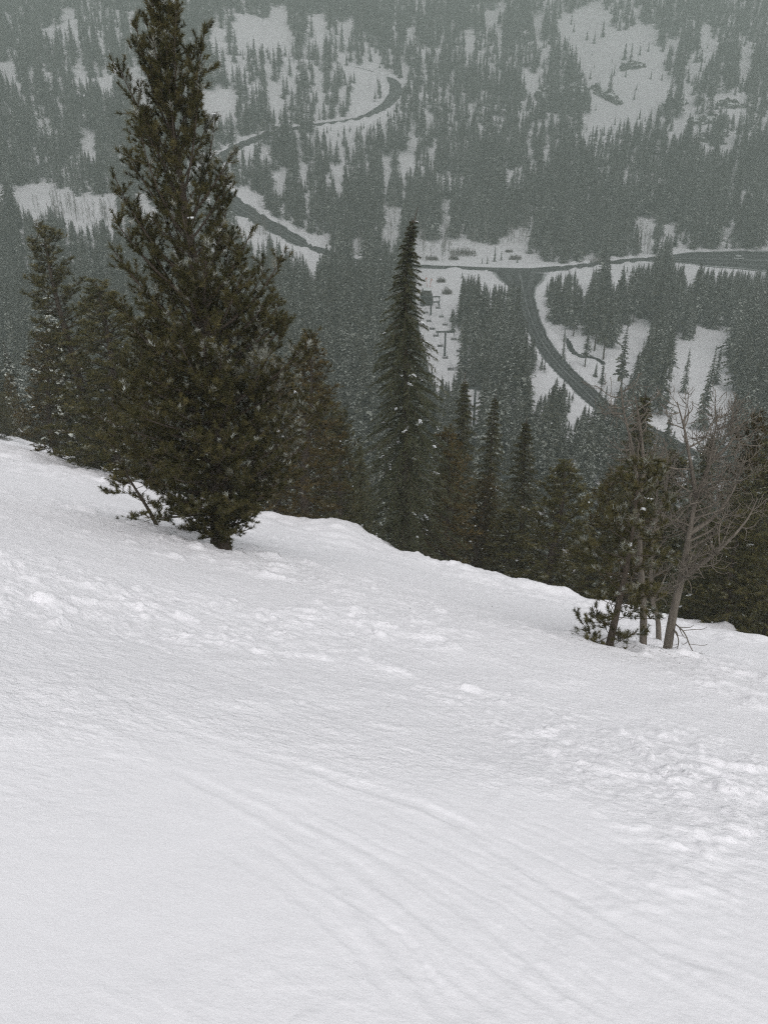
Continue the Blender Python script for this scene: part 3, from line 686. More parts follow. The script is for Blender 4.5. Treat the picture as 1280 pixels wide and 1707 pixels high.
# ------------------------------------------------------------------ the forest
KEEP = np.zeros((440, 330), bool)      # where snow or road stays in view (cells of 4 pixels)
ROADKEEP = np.zeros((440, 330), bool)
def keep_poly(*pts, mask=None):
    mask = KEEP if mask is None else mask
    P = np.array(pts, float) / 4; x0, y0 = np.floor(P.min(0)).astype(int); x1, y1 = np.ceil(P.max(0)).astype(int)
    for yy in range(max(0, y0), min(439, y1) + 1):
        for xx in range(max(0, x0), min(329, x1) + 1):
            px, py = xx + .5, yy + .5; ins = False
            for a, b in zip(P, np.roll(P, -1, 0)):
                if (a[1] > py) != (b[1] > py) and px < (b[0] - a[0]) * (py - a[1]) / (b[1] - a[1]) + a[0]: ins = not ins
            if ins: mask[yy, xx] = True
for poly in [
    [(97,22),(125,18),(130,55),(112,58),(95,45)], [(60,48),(98,44),(96,62),(62,60)], [(0,100),(22,102),(32,120),(26,145),(8,130),(0,125)],
    [(47,105),(55,105),(55,134),(49,134)], [(70,105),(83,106),(80,140),(73,138)], [(117,110),(148,112),(146,136),(122,136)], [(154,130),(190,120),(190,165),(172,150)],
    [(57,197),(86,197),(90,222),(72,222),(60,215)], [(122,208),(160,215),(160,258),(150,255),(135,235)], [(218,116),(240,122),(260,182),(236,184)],
    [(400,30),(455,28),(468,4),(480,8),(478,42),(496,50),(490,80),(440,80),(425,84),(336,84),(350,50),(374,47),(378,78),(396,76)],
    [(503,70),(512,45),(520,20),(536,12),(545,48),(552,50),(550,72),(512,76)], [(570,30),(590,30),(583,70),(574,66)],
    [(338,135),(358,140),(364,156),(378,150),(380,143),(396,145),(392,185),(380,198),(340,200),(334,190)],
    [(400,150),(425,175),(408,178)], [(449,152),(464,152),(474,172),(470,180),(452,185)], [(524,118),(542,116),(538,150),(526,155)], [(582,165),(596,140),(600,128),(620,142),(618,176),(586,188)],
    [(400,238),(450,212),(512,200),(512,204),(450,218),(405,244)], [(512,200),(588,195),(588,205),(512,210)], [(572,106),(615,110),(652,124),(670,148),(656,176),(620,197),(585,204),(585,196),(615,186),(645,167),(650,148),(640,134),(610,121),(572,114)],
    [(660,14),(664,40),(655,40)], [(686,38),(694,38),(690,60),(680,72),(670,68)], [(774,44),(786,42),(792,80),(794,100),(786,98),(776,72)],
    [(805,16),(830,10),(848,2),(845,12),(826,32),(824,48),(808,48)], [(876,20),(890,26),(912,14),(902,40),(904,60),(912,72),(894,76),(892,50)], [(926,30),(940,30),(946,62),(928,66)],
    [(866,118),(888,105),(892,135),(904,168),(892,178),(880,150),(868,132)], [(898,90),(920,88),(922,97),(900,101)], [(902,118),(914,112),(912,136),(900,134)],
    [(844,150),(852,150),(850,166),(845,166)], [(912,180),(936,184),(932,200),(905,192)], [(852,200),(858,200),(858,226),(853,226)], [(881,214),(890,214),(888,258),(882,258)], [(908,224),(916,226),(914,258),(908,258)],
    [(936,22),(960,12),(1000,4),(1016,26),(1016,48),(1034,52),(1060,40),(1092,38),(1096,76),(1112,92),(1108,122),(1124,140),(1118,162),(1102,176),(1086,192),(1062,200),(1020,214),(984,212),(962,218),(985,178),(978,140),(966,104),(948,66)],
    [(1110,64),(1126,64),(1127,80),(1110,80)], [(1164,66),(1196,62),(1196,88),(1180,98),(1166,86)], [(1146,106),(1182,104),(1170,124),(1150,124)], [(1234,84),(1256,78),(1250,110),(1254,130),(1232,130)],
    [(1141,146),(1152,148),(1172,168),(1166,186),(1142,180)], [(1190,142),(1204,144),(1216,158),(1236,150),(1246,166),(1190,168)], [(1190,180),(1246,182),(1246,192),(1192,192)],
    [(1122,190),(1144,186),(1166,200),(1196,204),(1178,220),(1196,246),(1176,240),(1164,222),(1150,202),(1136,222),(1124,228)], [(1212,218),(1228,216),(1230,232),(1214,232)], [(1206,226),(1220,232),(1218,246),(1196,246)],
    [(0,300),(8,318),(0,334)], [(18,316),(66,301),(96,308),(128,324),(192,330),(196,352),(186,364),(168,360),(142,376),(112,362),(100,342),(84,344),(62,352),(36,340)], [(222,326),(242,324),(270,350),(256,358),(240,348)],
    [(402,308),(418,316),(432,330),(444,348),(466,366),(500,388),(530,390),(545,398),(544,410),(528,428),(490,406),(462,396),(440,384),(412,366),(396,352),(380,330)], [(505,416),(528,426),(526,454),(516,446)],
    [(400,362),(440,386),(446,402),(412,392)], [(587,402),(608,400),(602,430),(592,424)], [(552,278),(576,278),(570,312),(566,336),(560,312)], [(500,264),(508,264),(506,296),(501,290)], [(456,290),(476,290),(472,320),(460,318)], [(510,322),(518,320),(518,336),(510,334)],
    [(640,260),(654,284),(646,304),(638,290)], [(662,252),(694,238),(690,268),(676,280),(664,280)], [(714,242),(726,244),(720,254),(714,252)], [(772,240),(778,244),(776,260),(772,258)], [(844,284),(856,282),(850,306),(846,310)],
    [(640,344),(668,344),(668,392),(640,398)], [(690,398),(734,396),(735,338),(746,336),(748,394),(800,404),(846,400),(880,372),(884,398),(872,412),(900,434),(870,444),(778,446),(700,440),(690,420)],
    [(1058,362),(1094,360),(1090,384),(1070,384),(1064,374)], [(1106,378),(1118,364),(1124,372),(1120,388),(1108,390)], [(1072,396),(1088,400),(1084,420),(1070,420)], [(1220,370),(1222,392),(1206,394)], [(1262,394),(1280,402),(1280,410)],
    [(690,446),(740,448),(768,452),(800,462),(816,476),(870,462),(955,450),(1090,436),(1100,424),(1000,432),(900,436),(780,446)], [(1100,428),(1150,420),(1280,414),(1280,450),(1200,446)], [(690,456),(766,456),(768,500),(745,520),(748,548),(764,556),(766,604),(754,628),(732,628),(714,600),(698,540)], [(782,644),(802,644),(802,690),(790,704),(782,690)],
    [(876,506),(886,492),(908,494),(916,512),(912,530),(922,545),(930,560),(944,580),(966,606),(985,622),(992,660),(996,680),(980,676),(952,648),(928,622),(908,592),(890,546)],
    [(884,622),(918,620),(926,640),(908,648),(886,664)], [(904,465),(920,452),(924,456),(906,474)], [(962,452),(972,458),(988,466),(978,486),(968,480)], [(1022,446),(1036,450),(1034,470),(1026,474),(1020,462)], [(1042,466),(1050,468),(1046,486)], [(1140,448),(1160,448),(1162,470),(1146,470)], [(1190,456),(1200,456),(1196,474)],
    [(940,540),(1000,570),(1010,575),(1010,598),(990,602),(960,600),(950,585)], [(1042,538),(1082,532),(1084,558),(1068,574),(1052,600),(1048,640),(1020,636),(1000,640),(1008,600),(1024,580)],
    [(1124,578),(1156,566),(1162,538),(1192,550),(1206,560),(1216,596),(1212,650),(1222,700),(1190,726),(1160,716),(1136,690),(1112,690),(1120,640),(1126,610)], [(1066,690),(1100,680),(1112,690),(1104,712),(1082,704)], [(1090,650),(1110,640),(1106,680),(1084,680)],
    [(942,700),(966,664),(972,672),(958,700)],
]: keep_poly(*poly)
for poly in [[(512,200),(588,195),(588,205),(512,210)], [(572,106),(615,110),(652,124),(670,148),(656,176),(620,197),(585,204),(585,196),(615,186),(645,167),(650,148),(640,134),(610,121),(572,114)], [(400,238),(450,212),(512,200),(512,208),(450,222),(405,248)], [(985,30),(1090,45),(1100,120),(1080,180),(1000,205),(985,140)]]: keep_poly(*poly, mask=ROADKEEP)
def covers(x, y, z, h, mask=None):
    mask = KEEP if mask is None else mask
    """share of a tree's outline that would stand in front of a kept opening"""
    c = np.zeros(len(x))
    for f, q in ((.06, 0), (.22, 0), (.4, 0), (.6, 0), (.8, 0), (.95, 0), (.15, .10), (.15, -.10), (.45, .07), (.45, -.07)):
        u, v, _ = project(x + q * h, y, z + h * f); a = (v / 4).astype(int); b = (u / 4).astype(int)
        ok = (a >= 0) & (a < 440) & (b >= 0) & (b < 330); c += np.where(ok, mask[np.clip(a, 0, 439), np.clip(b, 0, 329)], False)
    return c
FV = [make_fir('forest_fir_%d' % k, 18., (2.9, 2.5, 3.2, 2.2, 2.7, 3.4)[k], (150, 130, 160, 120, 90, 120)[k], 6, 0, 60 + k, prof=(.75, .85, .7, .6, .8, .9)[k], droop=(.45, .6, .4, .7, .35, .5)[k],
     t0=(.06, .05, .10, .06, .30, .12)[k], spray=(1.0, .95, 1.1, .85, 1.2, 1.2)[k], sw=.06, frost=(.30, .42, .26, .36, .18, .3)[k], bend=1.0, gap=(.1, .1, .15, .1, .2, .15)[k], trunk_k=6) for k in range(6)]
for k in range(6):
    FV[k][0].materials.append(M['bark']); FV[k][1].materials.append(M['frost'])
# candidates: stratified over the slopes and the valley
cand = []
for y0, y1, step in ((46, 130, 3.8), (130, 420, 4.5), (420, 640, 4.8), (640, 1020, 5.4)):
    xs = np.arange(-.62 * y1 - 30, .62 * y1 + 30, step); ys = np.arange(y0, y1, step); X, Y = np.meshgrid(xs, ys)
    X = X.ravel() + rng.uniform(-.5, .5, X.size) * step; Y = Y.ravel() + rng.uniform(-.5, .5, Y.size) * step
    m = np.abs(X) < .60 * Y + 26; cand.append(np.column_stack([X[m], Y[m]]))
cand = np.vstack(cand); cx, cyy = cand.T; cz = ground(cx, cyy)
ch = np.clip(rng.normal(15., 5.2, len(cx)) * (1 + .22 * vnoise(cx / 25, cyy / 25, 131)), 4.5, 27) * np.where(cyy < 120, .62, 1.) * np.where(cyy > 640, .9, 1.)
dens = fbm(cx / 38, cyy / 55, 3, 101)
far = cyy > 560
prob = np.where(far, .97 + .4 * dens, .96)
u_, v_, _ = project(cx, cyy, cz); 
rocky = (u_ > 1120) & (v_ < 215); prob = np.where(rocky, prob * .7, prob)
ok = rng.random(len(cx)) < prob
cov = covers(cx, cyy, cz, ch)
cov = np.where((project(cx, cyy, cz)[1] < 250) & (cov <= 2) & (covers(cx, cyy, cz, ch, ROADKEEP) < 1), 0, cov)
for f in (.75, .55, .38, .26):                           # smaller trees where a tall one would hide an opening
    m = cov > .5; ch = np.where(m, ch * f / (1 if f == .75 else {.55: .75, .38: .55, .26: .38}[f]), ch); c2 = covers(cx, cyy, cz, ch); c2 = np.where((project(cx, cyy, cz)[1] < 250) & (c2 <= 2) & (covers(cx, cyy, cz, ch, ROADKEEP) < 1), 0, c2); cov = np.where(m, c2, cov)
ok &= (cov < 1) & (ch > 3.2)
for line, gapw in ((MAIN, 3.2), (SIDE, 3.0), (LOT, 3), (CREEK, 1)):
    dd, _ = nearest(cx, cyy, line); ok &= dd > gapw
ok &= ~((NX * cx + NY * cyy < 46) | (cyy < 48))
cx, cyy, cz, ch = cx[ok], cyy[ok], cz[ok], ch[ok]
# single trees the photograph shows standing free: column, base row, tip row, variant
FREE = [(1138,655,578,3),(1168,716,574,1),(1192,640,575,0),(1056,700,566,1),(1098,690,545,2),(938,600,556,1),(1228,722,600,0),(1108,682,660,3),(1190,705,675,1),(1015,160,112,0),(1042,128,108,3),(1080,86,68,1),(1004,62,30,0),(986,92,82,3),(1106,108,92,0),
        (974,612,540,4),(1005,600,480,4),(1032,660,540,4),(955,560,480,4),(990,585,470,4),(1020,580,478,2),(824,436,406,1),(835,434,416,3),(812,440,424,0),(803,440,428,3),(862,438,426,0),(424,90,58,0),(412,80,66,3),(438,80,68,1),(490,60,30,2),(520,62,22,2),(968,640,625,2),(1040,100,66,0),(1050,104,68,3),(1062,108,92,1),(1046,112,100,2),(906,130,108,2),(918,120,92,0),(930,112,86,2),(945,120,92,5),(958,128,100,2),(966,146,118,0),(912,150,128,5),(926,168,144,2),(950,176,150,2),(972,168,140,0),(935,184,160,5),(900,165,146,0),(960,186,166,2),(1128,166,140,2),(1136,176,150,0),(1118,178,160,5),(1160,150,120,0),(1184,160,132,2),(1226,140,110,1),(1002,640,600,0),(948,620,600,3),(940,570,545,0)]
fx = []
FREE += [(rng.uniform(940, 1250), v_, v_ - rng.uniform(9, 24), int(rng.integers(0, 4))) for v_ in rng.uniform(40, 232, 55)]
for u, vb, vt, k in FREE:
    p = hit(u, vb, lambda a, b: ground(a, b))
    if p is not None: fx.append((p[0], p[1], p[2], height_for_tip(p[0], p[1], p[2], vt), k))
fx = np.array(fx)
var = np.where(rng.random(len(cx)) < .12, 4, rng.integers(0, 6, len(cx)))
allx = np.concatenate([fx[:, 0], cx]); ally = np.concatenate([fx[:, 1], cyy]); allz = np.concatenate([fx[:, 2], cz]); allh = np.concatenate([fx[:, 3], ch]); allv = np.concatenate([fx[:, 4].astype(int), var])
isfree = np.arange(len(allx)) < len(fx)
uu, vv, dep = project(allx, ally, allz + allh * .5); ut, vt_, _ = project(allx, ally, allz + allh)
size = allh / dep
edge_v = np.interp(ut, [0, 150, 300, 600, 760, 880, 1000, 1150, 1280], [718, 775, 820, 880, 940, 975, 1005, 1040, 1068])
inview = (ut > -10) & (ut < 1290) & (vt_ < edge_v - 12) & (vt_ > -60)
score = np.where(inview, size, 0); score[isfree] += 10
order = np.argsort(-score); single = order[:300]; rest = order[300:]
def zone(u, v, y, free):
    if free and y < 430: return 'lone conifer standing clear on the snowy valley meadow by the creek', 'conifers standing clear on the valley meadow'
    if free: return 'small conifer standing clear on open snow across the valley', 'conifers standing clear across the valley'
    if u < 330: return 'frosted fir in the grey stand behind the left flank of the tall pine', 'frosted firs left of the tall pine'
    if u < 640: return 'frosted fir in the steep stand between tall pine and nodding hemlock', 'frosted firs between tall pine and hemlock'
    if u < 900: return 'dark fir in the stand between the lift line and the side road', 'firs between lift line and side road'
    return 'dark fir in the stand below the valley meadow behind the dead trees', 'firs below the valley meadow'
protos = {}
for n_, i in enumerate(single):
    lab, grp = zone(ut[i], vt_[i], ally[i], isfree[i]); s = allh[i] / 18.; w = s * rng.uniform(.8, 1.1)
    lk = ('evenly tapered', 'drooping', 'broad', 'slim', 'bare-trunked', 'full-skirted')[int(allv[i])]; sz_ = 'short' if allh[i] < 9 else ('tall' if allh[i] > 16 else 'mid-height')
    if lk == 'evenly tapered': lk = 'even'
    if not isfree[i]: lab = sz_ + ' ' + lk + ' ' + lab
    else: lab = lk + ' ' + lab
    put = thing('fir_tree', lab, 'fir tree', (allx[i], ally[i], allz[i] - .15), rng.uniform(0, 6.28), (w, w, s), grp)
    k = int(allv[i]); a = obj('trunk', FV[k][0], None, put); b = obj('crown', FV[k][1], None, put)
    protos.setdefault(k, (a, b))
# the rest of the woods is past counting: one object of instanced trees
def woods(name, idx, label):
    me = bpy.data.meshes.new(name); P = np.column_stack([allx[idx], ally[idx], allz[idx] - .2]).astype(np.float32)
    me.vertices.add(len(P)); me.vertices.foreach_set('co', P.ravel())
    s = (allh[idx] / 18.).astype(np.float32); w = s * rng.uniform(1.0, 1.5, len(s))
    sc3 = np.column_stack([w, w, s]).astype(np.float32)
    a = me.attributes.new('size', 'FLOAT_VECTOR', 'POINT'); a.data.foreach_set('vector', sc3.ravel())
    rot = np.column_stack([0 * s, 0 * s, rng.uniform(0, 6.28, len(s))]).astype(np.float32)
    a = me.attributes.new('turn', 'FLOAT_VECTOR', 'POINT'); a.data.foreach_set('vector', rot.ravel())
    a = me.attributes.new('kind_index', 'INT', 'POINT'); a.data.foreach_set('value', allv[idx].astype(np.int32))
    o = obj(name, me); tag(o, label, 'forest', kind='stuff')
    ng = bpy.data.node_groups.new(name, 'GeometryNodeTree')
    ng.interface.new_socket('Geometry', in_out='INPUT', socket_type='NodeSocketGeometry'); ng.interface.new_socket('Geometry', in_out='OUTPUT', socket_type='NodeSocketGeometry')
    gi = ng.nodes.new('NodeGroupInput'); go = ng.nodes.new('NodeGroupOutput'); iop = ng.nodes.new('GeometryNodeInstanceOnPoints')
    jn = ng.nodes.new('GeometryNodeJoinGeometry')
    for k in sorted(protos):
        j2_ = ng.nodes.new('GeometryNodeJoinGeometry')
        for ob in protos[k]:
            oi = ng.nodes.new('GeometryNodeObjectInfo'); oi.inputs['Object'].default_value = ob; ng.links.new(oi.outputs['Geometry'], j2_.inputs[0])
        gti = ng.nodes.new('GeometryNodeGeometryToInstance'); ng.links.new(j2_.outputs[0], gti.inputs[0]); ng.links.new(gti.outputs[0], jn.inputs[0])
    def attr(nm, dt):
        n = ng.nodes.new('GeometryNodeInputNamedAttribute'); n.data_type = dt; n.inputs['Name'].default_value = nm
        return next(s for s in n.outputs if s.enabled and s.name == 'Attribute')
    ng.links.new(gi.outputs[0], iop.inputs['Points']); ng.links.new(jn.outputs[0], iop.inputs['Instance'])
    iop.inputs['Pick Instance'].default_value = True
    ng.links.new(attr('kind_index', 'INT'), iop.inputs['Instance Index']); ng.links.new(attr('turn', 'FLOAT_VECTOR'), iop.inputs['Rotation']); ng.links.new(attr('size', 'FLOAT_VECTOR'), iop.inputs['Scale'])
    ng.links.new(iop.outputs[0], go.inputs[0])
    md = o.modifiers.new('woods', 'NODES'); md.node_group = ng
    return o
woods('distant_forest', rest, 'hazy conifer forest covering the valley sides and the far mountain slope')

# bare aspens in pale stands beyond the road
def make_aspen(name, H, seed):
    rg = np.random.default_rng(seed); t, TP = trunk_path(H, (rg.uniform(-.03, .03), 0), .8, 8); mb = MB(); mb.tube(TP, .11 * (1 - .9 * t), 5); tw = MB()
    for q in range(34):
        s = rg.uniform(.3, .98); p = np.array([np.interp(s, t, TP[:, k]) for k in range(3)]); az = rg.uniform(0, 6.28); l = H * .16 * (1.15 - s) + .5; el = rg.uniform(.6, 1.1)
        d = np.array([math.cos(az) * math.cos(el), math.sin(az) * math.cos(el), math.sin(el)]); e = p + d * l
        tw.tube(np.array([p, p + d * l * .5, e + [0, 0, .2 * l]]), np.array([.035, .025, .012]), 3)
        for _ in range(3):
            b = p + d * l * rg.uniform(.3, .9); tw.tube(np.array([b, b + unit(d + rg.normal(size=3) * .5) * l * .45]), np.array([.02, .01]), 3)
    return mb.mesh(name + '_trunk', True), tw.mesh(name + '_crown')
AV = [make_aspen('aspen_%d' % k, 11., 80 + k) for k in range(3)]
for a in AV: a[0].materials.append(M['aspen']); a[1].materials.append(M['aspen'])
ASP = [((545,375),(660,350),(660,432),(560,425),70, 'pale stand beside the bend of the mountain road'), ((690,370),(745,360),(745,408),(690,410),30, 'snowy strip behind the mountain road'), ((780,392),(890,385),(890,408),(785,412),34, 'snowy strip behind the mountain road'),
       ((40,345),(185,350),(185,382),(90,375),40, 'snow clearing left of the tall pine'), ((700,418),(760,418),(760,436),(700,436),14, 'snowy strip behind the mountain road'), ((985,415),(1080,395),(1080,425),(985,428),26, 'snow bank beside the parking lot'), ((410,385),(445,390),(470,415),(420,410),12, 'pale stand beside the bend of the mountain road'), ((1150,395),(1265,395),(1265,402),(1150,402),20, 'snow bank beside the parking lot')]
for a, b, c, d, n, where in ASP:
    q = np.array([a, b, c, d], float)
    for _ in range(n):
        s, t = rng.random(2); p = (q[0] * (1 - s) + q[1] * s) * (1 - t) + (q[3] * (1 - s) + q[2] * s) * t
        w = hit(p[0], p[1], lambda X, Y: base_h(X, Y))
        if w is None: continue
        if min(nearest(w[:1], w[1:2], Ln)[0][0] for Ln in (MAIN, LOT)) < 3: continue
        sc_ = rng.uniform(.7, 1.2); o = thing('aspen_tree', ('short' if sc_ < .85 else 'tall' if sc_ > 1.05 else 'mid-height') + ' bare aspen in the ' + where, 'aspen', (w[0], w[1], G1(w[0], w[1]) - .1), rng.uniform(0, 6), (sc_, sc_, sc_), 'bare aspens beyond the road')
        k = int(rng.integers(0, 3)); obj('trunk', AV[k][0], None, o); obj('crown', AV[k][1], None, o)

# ------------------------------------------------------------------ rock outcrops and shrubs across the valley
def outcrop(u, v, wpx, hpx, seed, label, lean=0., slim=1., mat='rock', name='rock_outcrop', cat='rock', snow=True):
    c = hit(u, v); dist = np.linalg.norm(c - [0, 0, CAMZ]); W = wpx / F * dist; Hh_ = hpx / F * dist
    n, m_ = 64, 40
    gx_, gy_ = np.meshgrid(np.linspace(-1, 1, n), np.linspace(-1, 1, m_))
    Lx, Ly = gx_ * W / 2, gy_ * W * .5
    ca, sa = math.cos(lean), math.sin(lean); X = Lx * ca - Ly * slim * sa; Y = Lx * sa + Ly * slim * ca
    edge = gx_**2 + gy_**2 + .8 * fbm(gx_ * 2.2 + seed, gy_ * 2.2, 4, seed)
    rid = 1 - np.abs(fbm(X / 7 + seed, Y / 9, 4, seed + 3))
    strata = Hh_ * .2 * np.clip(1.05 - edge, 0, 1)**.55 * (.45 + .7 * rid); step = Hh_ * .07
    f = strata / step; strata = step * (np.floor(f) + sstep(.55, 1, f - np.floor(f)))
    gxw, gyw = c[0] + X, c[1] + Y; base = ground(gxw.ravel(), gyw.ravel()).reshape(X.shape); g0 = G1(c[0], c[1])
    Zf = base - g0 + strata + .5 * fbm(X / 2, Y / 2, 2, seed) * (strata > .3) - np.where(edge > 1.02, 1.6, .1)
    V = np.column_stack([X.ravel(), Y.ravel(), Zf.ravel()]); i = np.arange(m_ - 1)[:, None] * n; j = np.arange(n - 1)[None]
    q = np.stack([i + j, i + j + 1, i + n + j + 1, i + n + j], -1).reshape(-1, 4)
    o = obj(name, mesh_from(name, V, q), mat, None, (c[0], c[1], g0)); tag(o, label, cat)
    return o
outcrop(938, 168, 84, 90, 3, 'large dark crag left of the open snow bowl across the valley')
outcrop(1008, 160, 74, 40, 8, 'slanting dark rock rib cutting across the open snow bowl', lean=-1.05, slim=.22)
outcrop(1054, 112, 36, 36, 9, 'dark rock knob with trees in the middle of the open snow bowl', slim=.6)
outcrop(1124, 174, 36, 32, 10, 'dark rock step at the right rim of the open snow bowl', slim=.6)
outcrop(1180, 200, 62, 22, 14, 'low dark ledge among snow patches right of the open snow bowl', slim=.4)
outcrop(1215, 174, 46, 20, 15, 'upper dark ledge between snow patches right of the open snow bowl', slim=.4)
outcrop(1185, 232, 46, 20, 16, 'lowest curved dark ledge right of the open snow bowl', lean=-.4, slim=.35)
outcrop(470, 207, 34, 18, 17, 'dark mound above the road bend by the snow cut', slim=.6)
outcrop(920, 54, 24, 18, 19, 'small dark crag above the large crag', slim=.6)
def shrub(u, v, wm, hm, seed, label):
    c = hit(u, v); g0 = G1(c[0], c[1]); rg = np.random.default_rng(seed); mb = MB(); n = int(40 + 28 * wm)
    for _ in range(n):
        b = np.array([rg.uniform(-.42, .42) * wm, rg.uniform(-.4, .4) * wm * .7, 0]); h = hm * rg.uniform(.25, 1) * (1 - .75 * (2 * b[0] / wm)**2) * (.7 + .6 * math.sin(b[0] * 1.3 + seed)**2)
        b[2] = float(base_h(c[0] + b[0], c[1] + b[1]) - base_h(c[0], c[1])) - .15
        e = b + np.array([rg.uniform(-.5, .5) * h * .6, rg.uniform(-.5, .5) * h * .6, h]); mid = (b + e) / 2 + rg.normal(size=3) * .12 * h
        mb.tube(np.array([b, mid, e]), np.array([.05, .035, .015]), 3)
        for _ in range(2): mb.tube(np.array([mid, mid + unit(e - mid + rg.normal(size=3) * .5 * h) * h * .45]), np.array([.028, .012]), 3)
    o = obj('shrub', mb.mesh('shrub'), 'shrubm', None, (c[0], c[1], g0)); tag(o, label, 'shrub', 'bare shrubs in the valley')
for k, (u, v, w, h, lab) in enumerate([(772, 424, 17, 3.6, 'wide dark bare thicket on the snow strip behind the road'), (848, 420, 5, 2, 'small bare shrub right of the wide thicket behind the road'), (858, 432, 8, 3.0, 'bare shrub clump at the right end of the snow strip'), (720, 432, 9, 2.6, 'bare brush just above the road by the hemlock tip'), (756, 432, 7, 2.8, 'bare brush under the wide dark thicket'),
        (895, 519, 1.5, 1.8, 'tiny reddish shrub alone on the rounded snow bank by the junction'), (883, 515, 1.3, 1.6, 'tiny dark shrub at the edge of the side road bank'), (1000, 436, 14, 3, 'bare brush along the road towards the parking lot'), (950, 416, 14, 4, 'dark bare thicket left of the parking lot road'), (745, 490, 5, 4, 'bare brush beside the lift terminal'), (735, 470, 5, 3, 'bare brush between the road and the lift terminal')]):
    shrub(u, v, w, h, 200 + k, lab)

# ------------------------------------------------------------------ chairlift
lb = hit(741, 593); la = hit(716, 520); lc_ = hit(789, 712)
ldir = unit(np.array([lc_[0] - lb[0], lc_[1] - lb[1], 0])); lside = np.array([-ldir[1], ldir[0], 0]); lrz = math.atan2(ldir[1], ldir[0])
ARM = 3.0
def lift_tower(x, y, h, label):
    z = G1(x, y); t = thing('lift_tower', label, 'lift tower', (x, y, z - .1), lrz, group='chairlift towers')
    obj('pole', MB().tube(np.array([[0, 0, -.3], [0, 0, h * .5], [0, 0, h]]), np.array([.42, .36, .30]), 12, True).mesh('pole', True), 'steel', t)
    obj('crossarm', MB().box((0, 0, h - .15), (.45, 2 * ARM + .9, .5)).mesh('crossarm'), 'steel', t)
    for s in (-1, 1):
        mb = MB().box((0, s * ARM, h - .55), (3.6, .16, .28))
        for q in np.linspace(-1.5, 1.5, 6):
            a = np.linspace(0, 2 * math.pi, 9); mb.tube(np.array([[q, s * ARM - .10, h - .42], [q, s * ARM + .10, h - .42]]), .22, 9, True)
        obj('sheave_train', mb.mesh('sheave_train'), 'steel', t)
    lad = MB()
    for s in (-.18, .18): lad.box((.5, s, h * .5), (.05, .05, h * .96))
    for q in np.arange(.4, h - .4, .45): lad.box((.5, 0, q), (.05, .40, .05))
    obj('ladder', lad.mesh('ladder'), 'steel', t)
    return np.array([x, y, z + h - .1 - .2])
def tower_h(p, vt): return height_for_tip(p[0], p[1], G1(p[0], p[1]), vt)
tA = lb + (la - lb) * .92
topA = lift_tower(tA[0], tA[1], 6.0, 'short lift tower next to the bottom terminal')
topB = lift_tower(lb[0], lb[1], tower_h(lb, 552), 'lift tower with crossarm standing clear on the snowy lift line')
topC = lift_tower(lc_[0], lc_[1], tower_h(lc_, 646), 'lift tower rising behind the brownish crooked fir')
e = lc_ + ldir * 62; topD = lift_tower(e[0], e[1], 13., 'lift tower hidden in the trees higher up the line')
# terminal
tb = hit(711, 508); z0 = G1(tb[0], tb[1]); trz = lrz
t = thing('lift_terminal', 'dark boxy chairlift bottom terminal with a portal frame on the snow', 'lift terminal', (tb[0], tb[1], z0 - .1), trz)
obj('bullwheel_housing', MB().box((0, 0, 5.6), (6.5, 4.8, 3.0), taper=.72).mesh('bullwheel_housing'), 'cedar', t)
obj('machine_room', MB().box((-.6, 0, 2.2), (4.6, 5.4, 3.8)).mesh('machine_room'), 'cedar', t)
obj('roof_snow', MB().box((0, 0, 7.25), (5.0, 3.7, .3), taper=.85).mesh('roof_snow'), 'clump', t)
for s in (-1, 1): obj('leg', MB().box((3.0, s * 5.4, 2.1), (.4, .4, 4.4)).mesh('leg'), 'steel', t)
obj('beam', MB().box((3.0, 0, 4.45), (.5, 11.4, .5)).mesh('beam'), 'steel', t)
topT = np.array([tb[0], tb[1], z0 + 4.2])
stops = [topT + ldir * 2, topA, topB, topC, topD]
def cable(side):
    P = []
    for a, b in zip(stops[:-1], stops[1:]):
        for s in np.linspace(0, 1, 14, endpoint=False):
            p = a + (b - a) * s + lside * side * ARM; p[2] -= 4 * .018 * np.linalg.norm(b - a) * s * (1 - s); P.append(p)
    P.append(stops[-1] + lside * side * ARM); return np.array(P)
for s, lab in ((-1, 'uphill haul rope of the chairlift'), (1, 'downhill haul rope of the chairlift')):
    P = cable(s); o = obj('haul_rope', MB().tube(P - P[0], .03, 5).mesh('haul_rope', True), 'steel', None, tuple(P[0])); tag(o, lab + ' strung over the towers', 'cable', 'chairlift ropes')
def chair_meshes():
    seat = MB().box((0, 0, -2.45), (.5, 2.1, .10)); seat.box((.24, 0, -2.52), (.06, 2.1, .10))
    back = MB().box((-.30, 0, -2.15), (.08, 2.1, .34))
    hang = MB().tube(np.array([[0, 0, .02], [-.35, 0, -.7], [-.42, 0, -1.5], [-.28, 0, -1.75]]), .045, 6)
    hang.tube(np.array([[-.28, -.95, -1.75], [-.28, .95, -1.75]]), .04, 6, True)
    for s in (-.95, .95): hang.tube(np.array([[-.28, s, -1.75], [-.3, s, -2.4], [.28, s, -2.4]]), .035, 6)
    return seat.mesh('seat'), back.mesh('backrest'), hang.mesh('hanger', True)
CM = chair_meshes()
for me_, mt in zip(CM, ('seatm', 'seatm', 'steel')): me_.materials.append(M[mt])
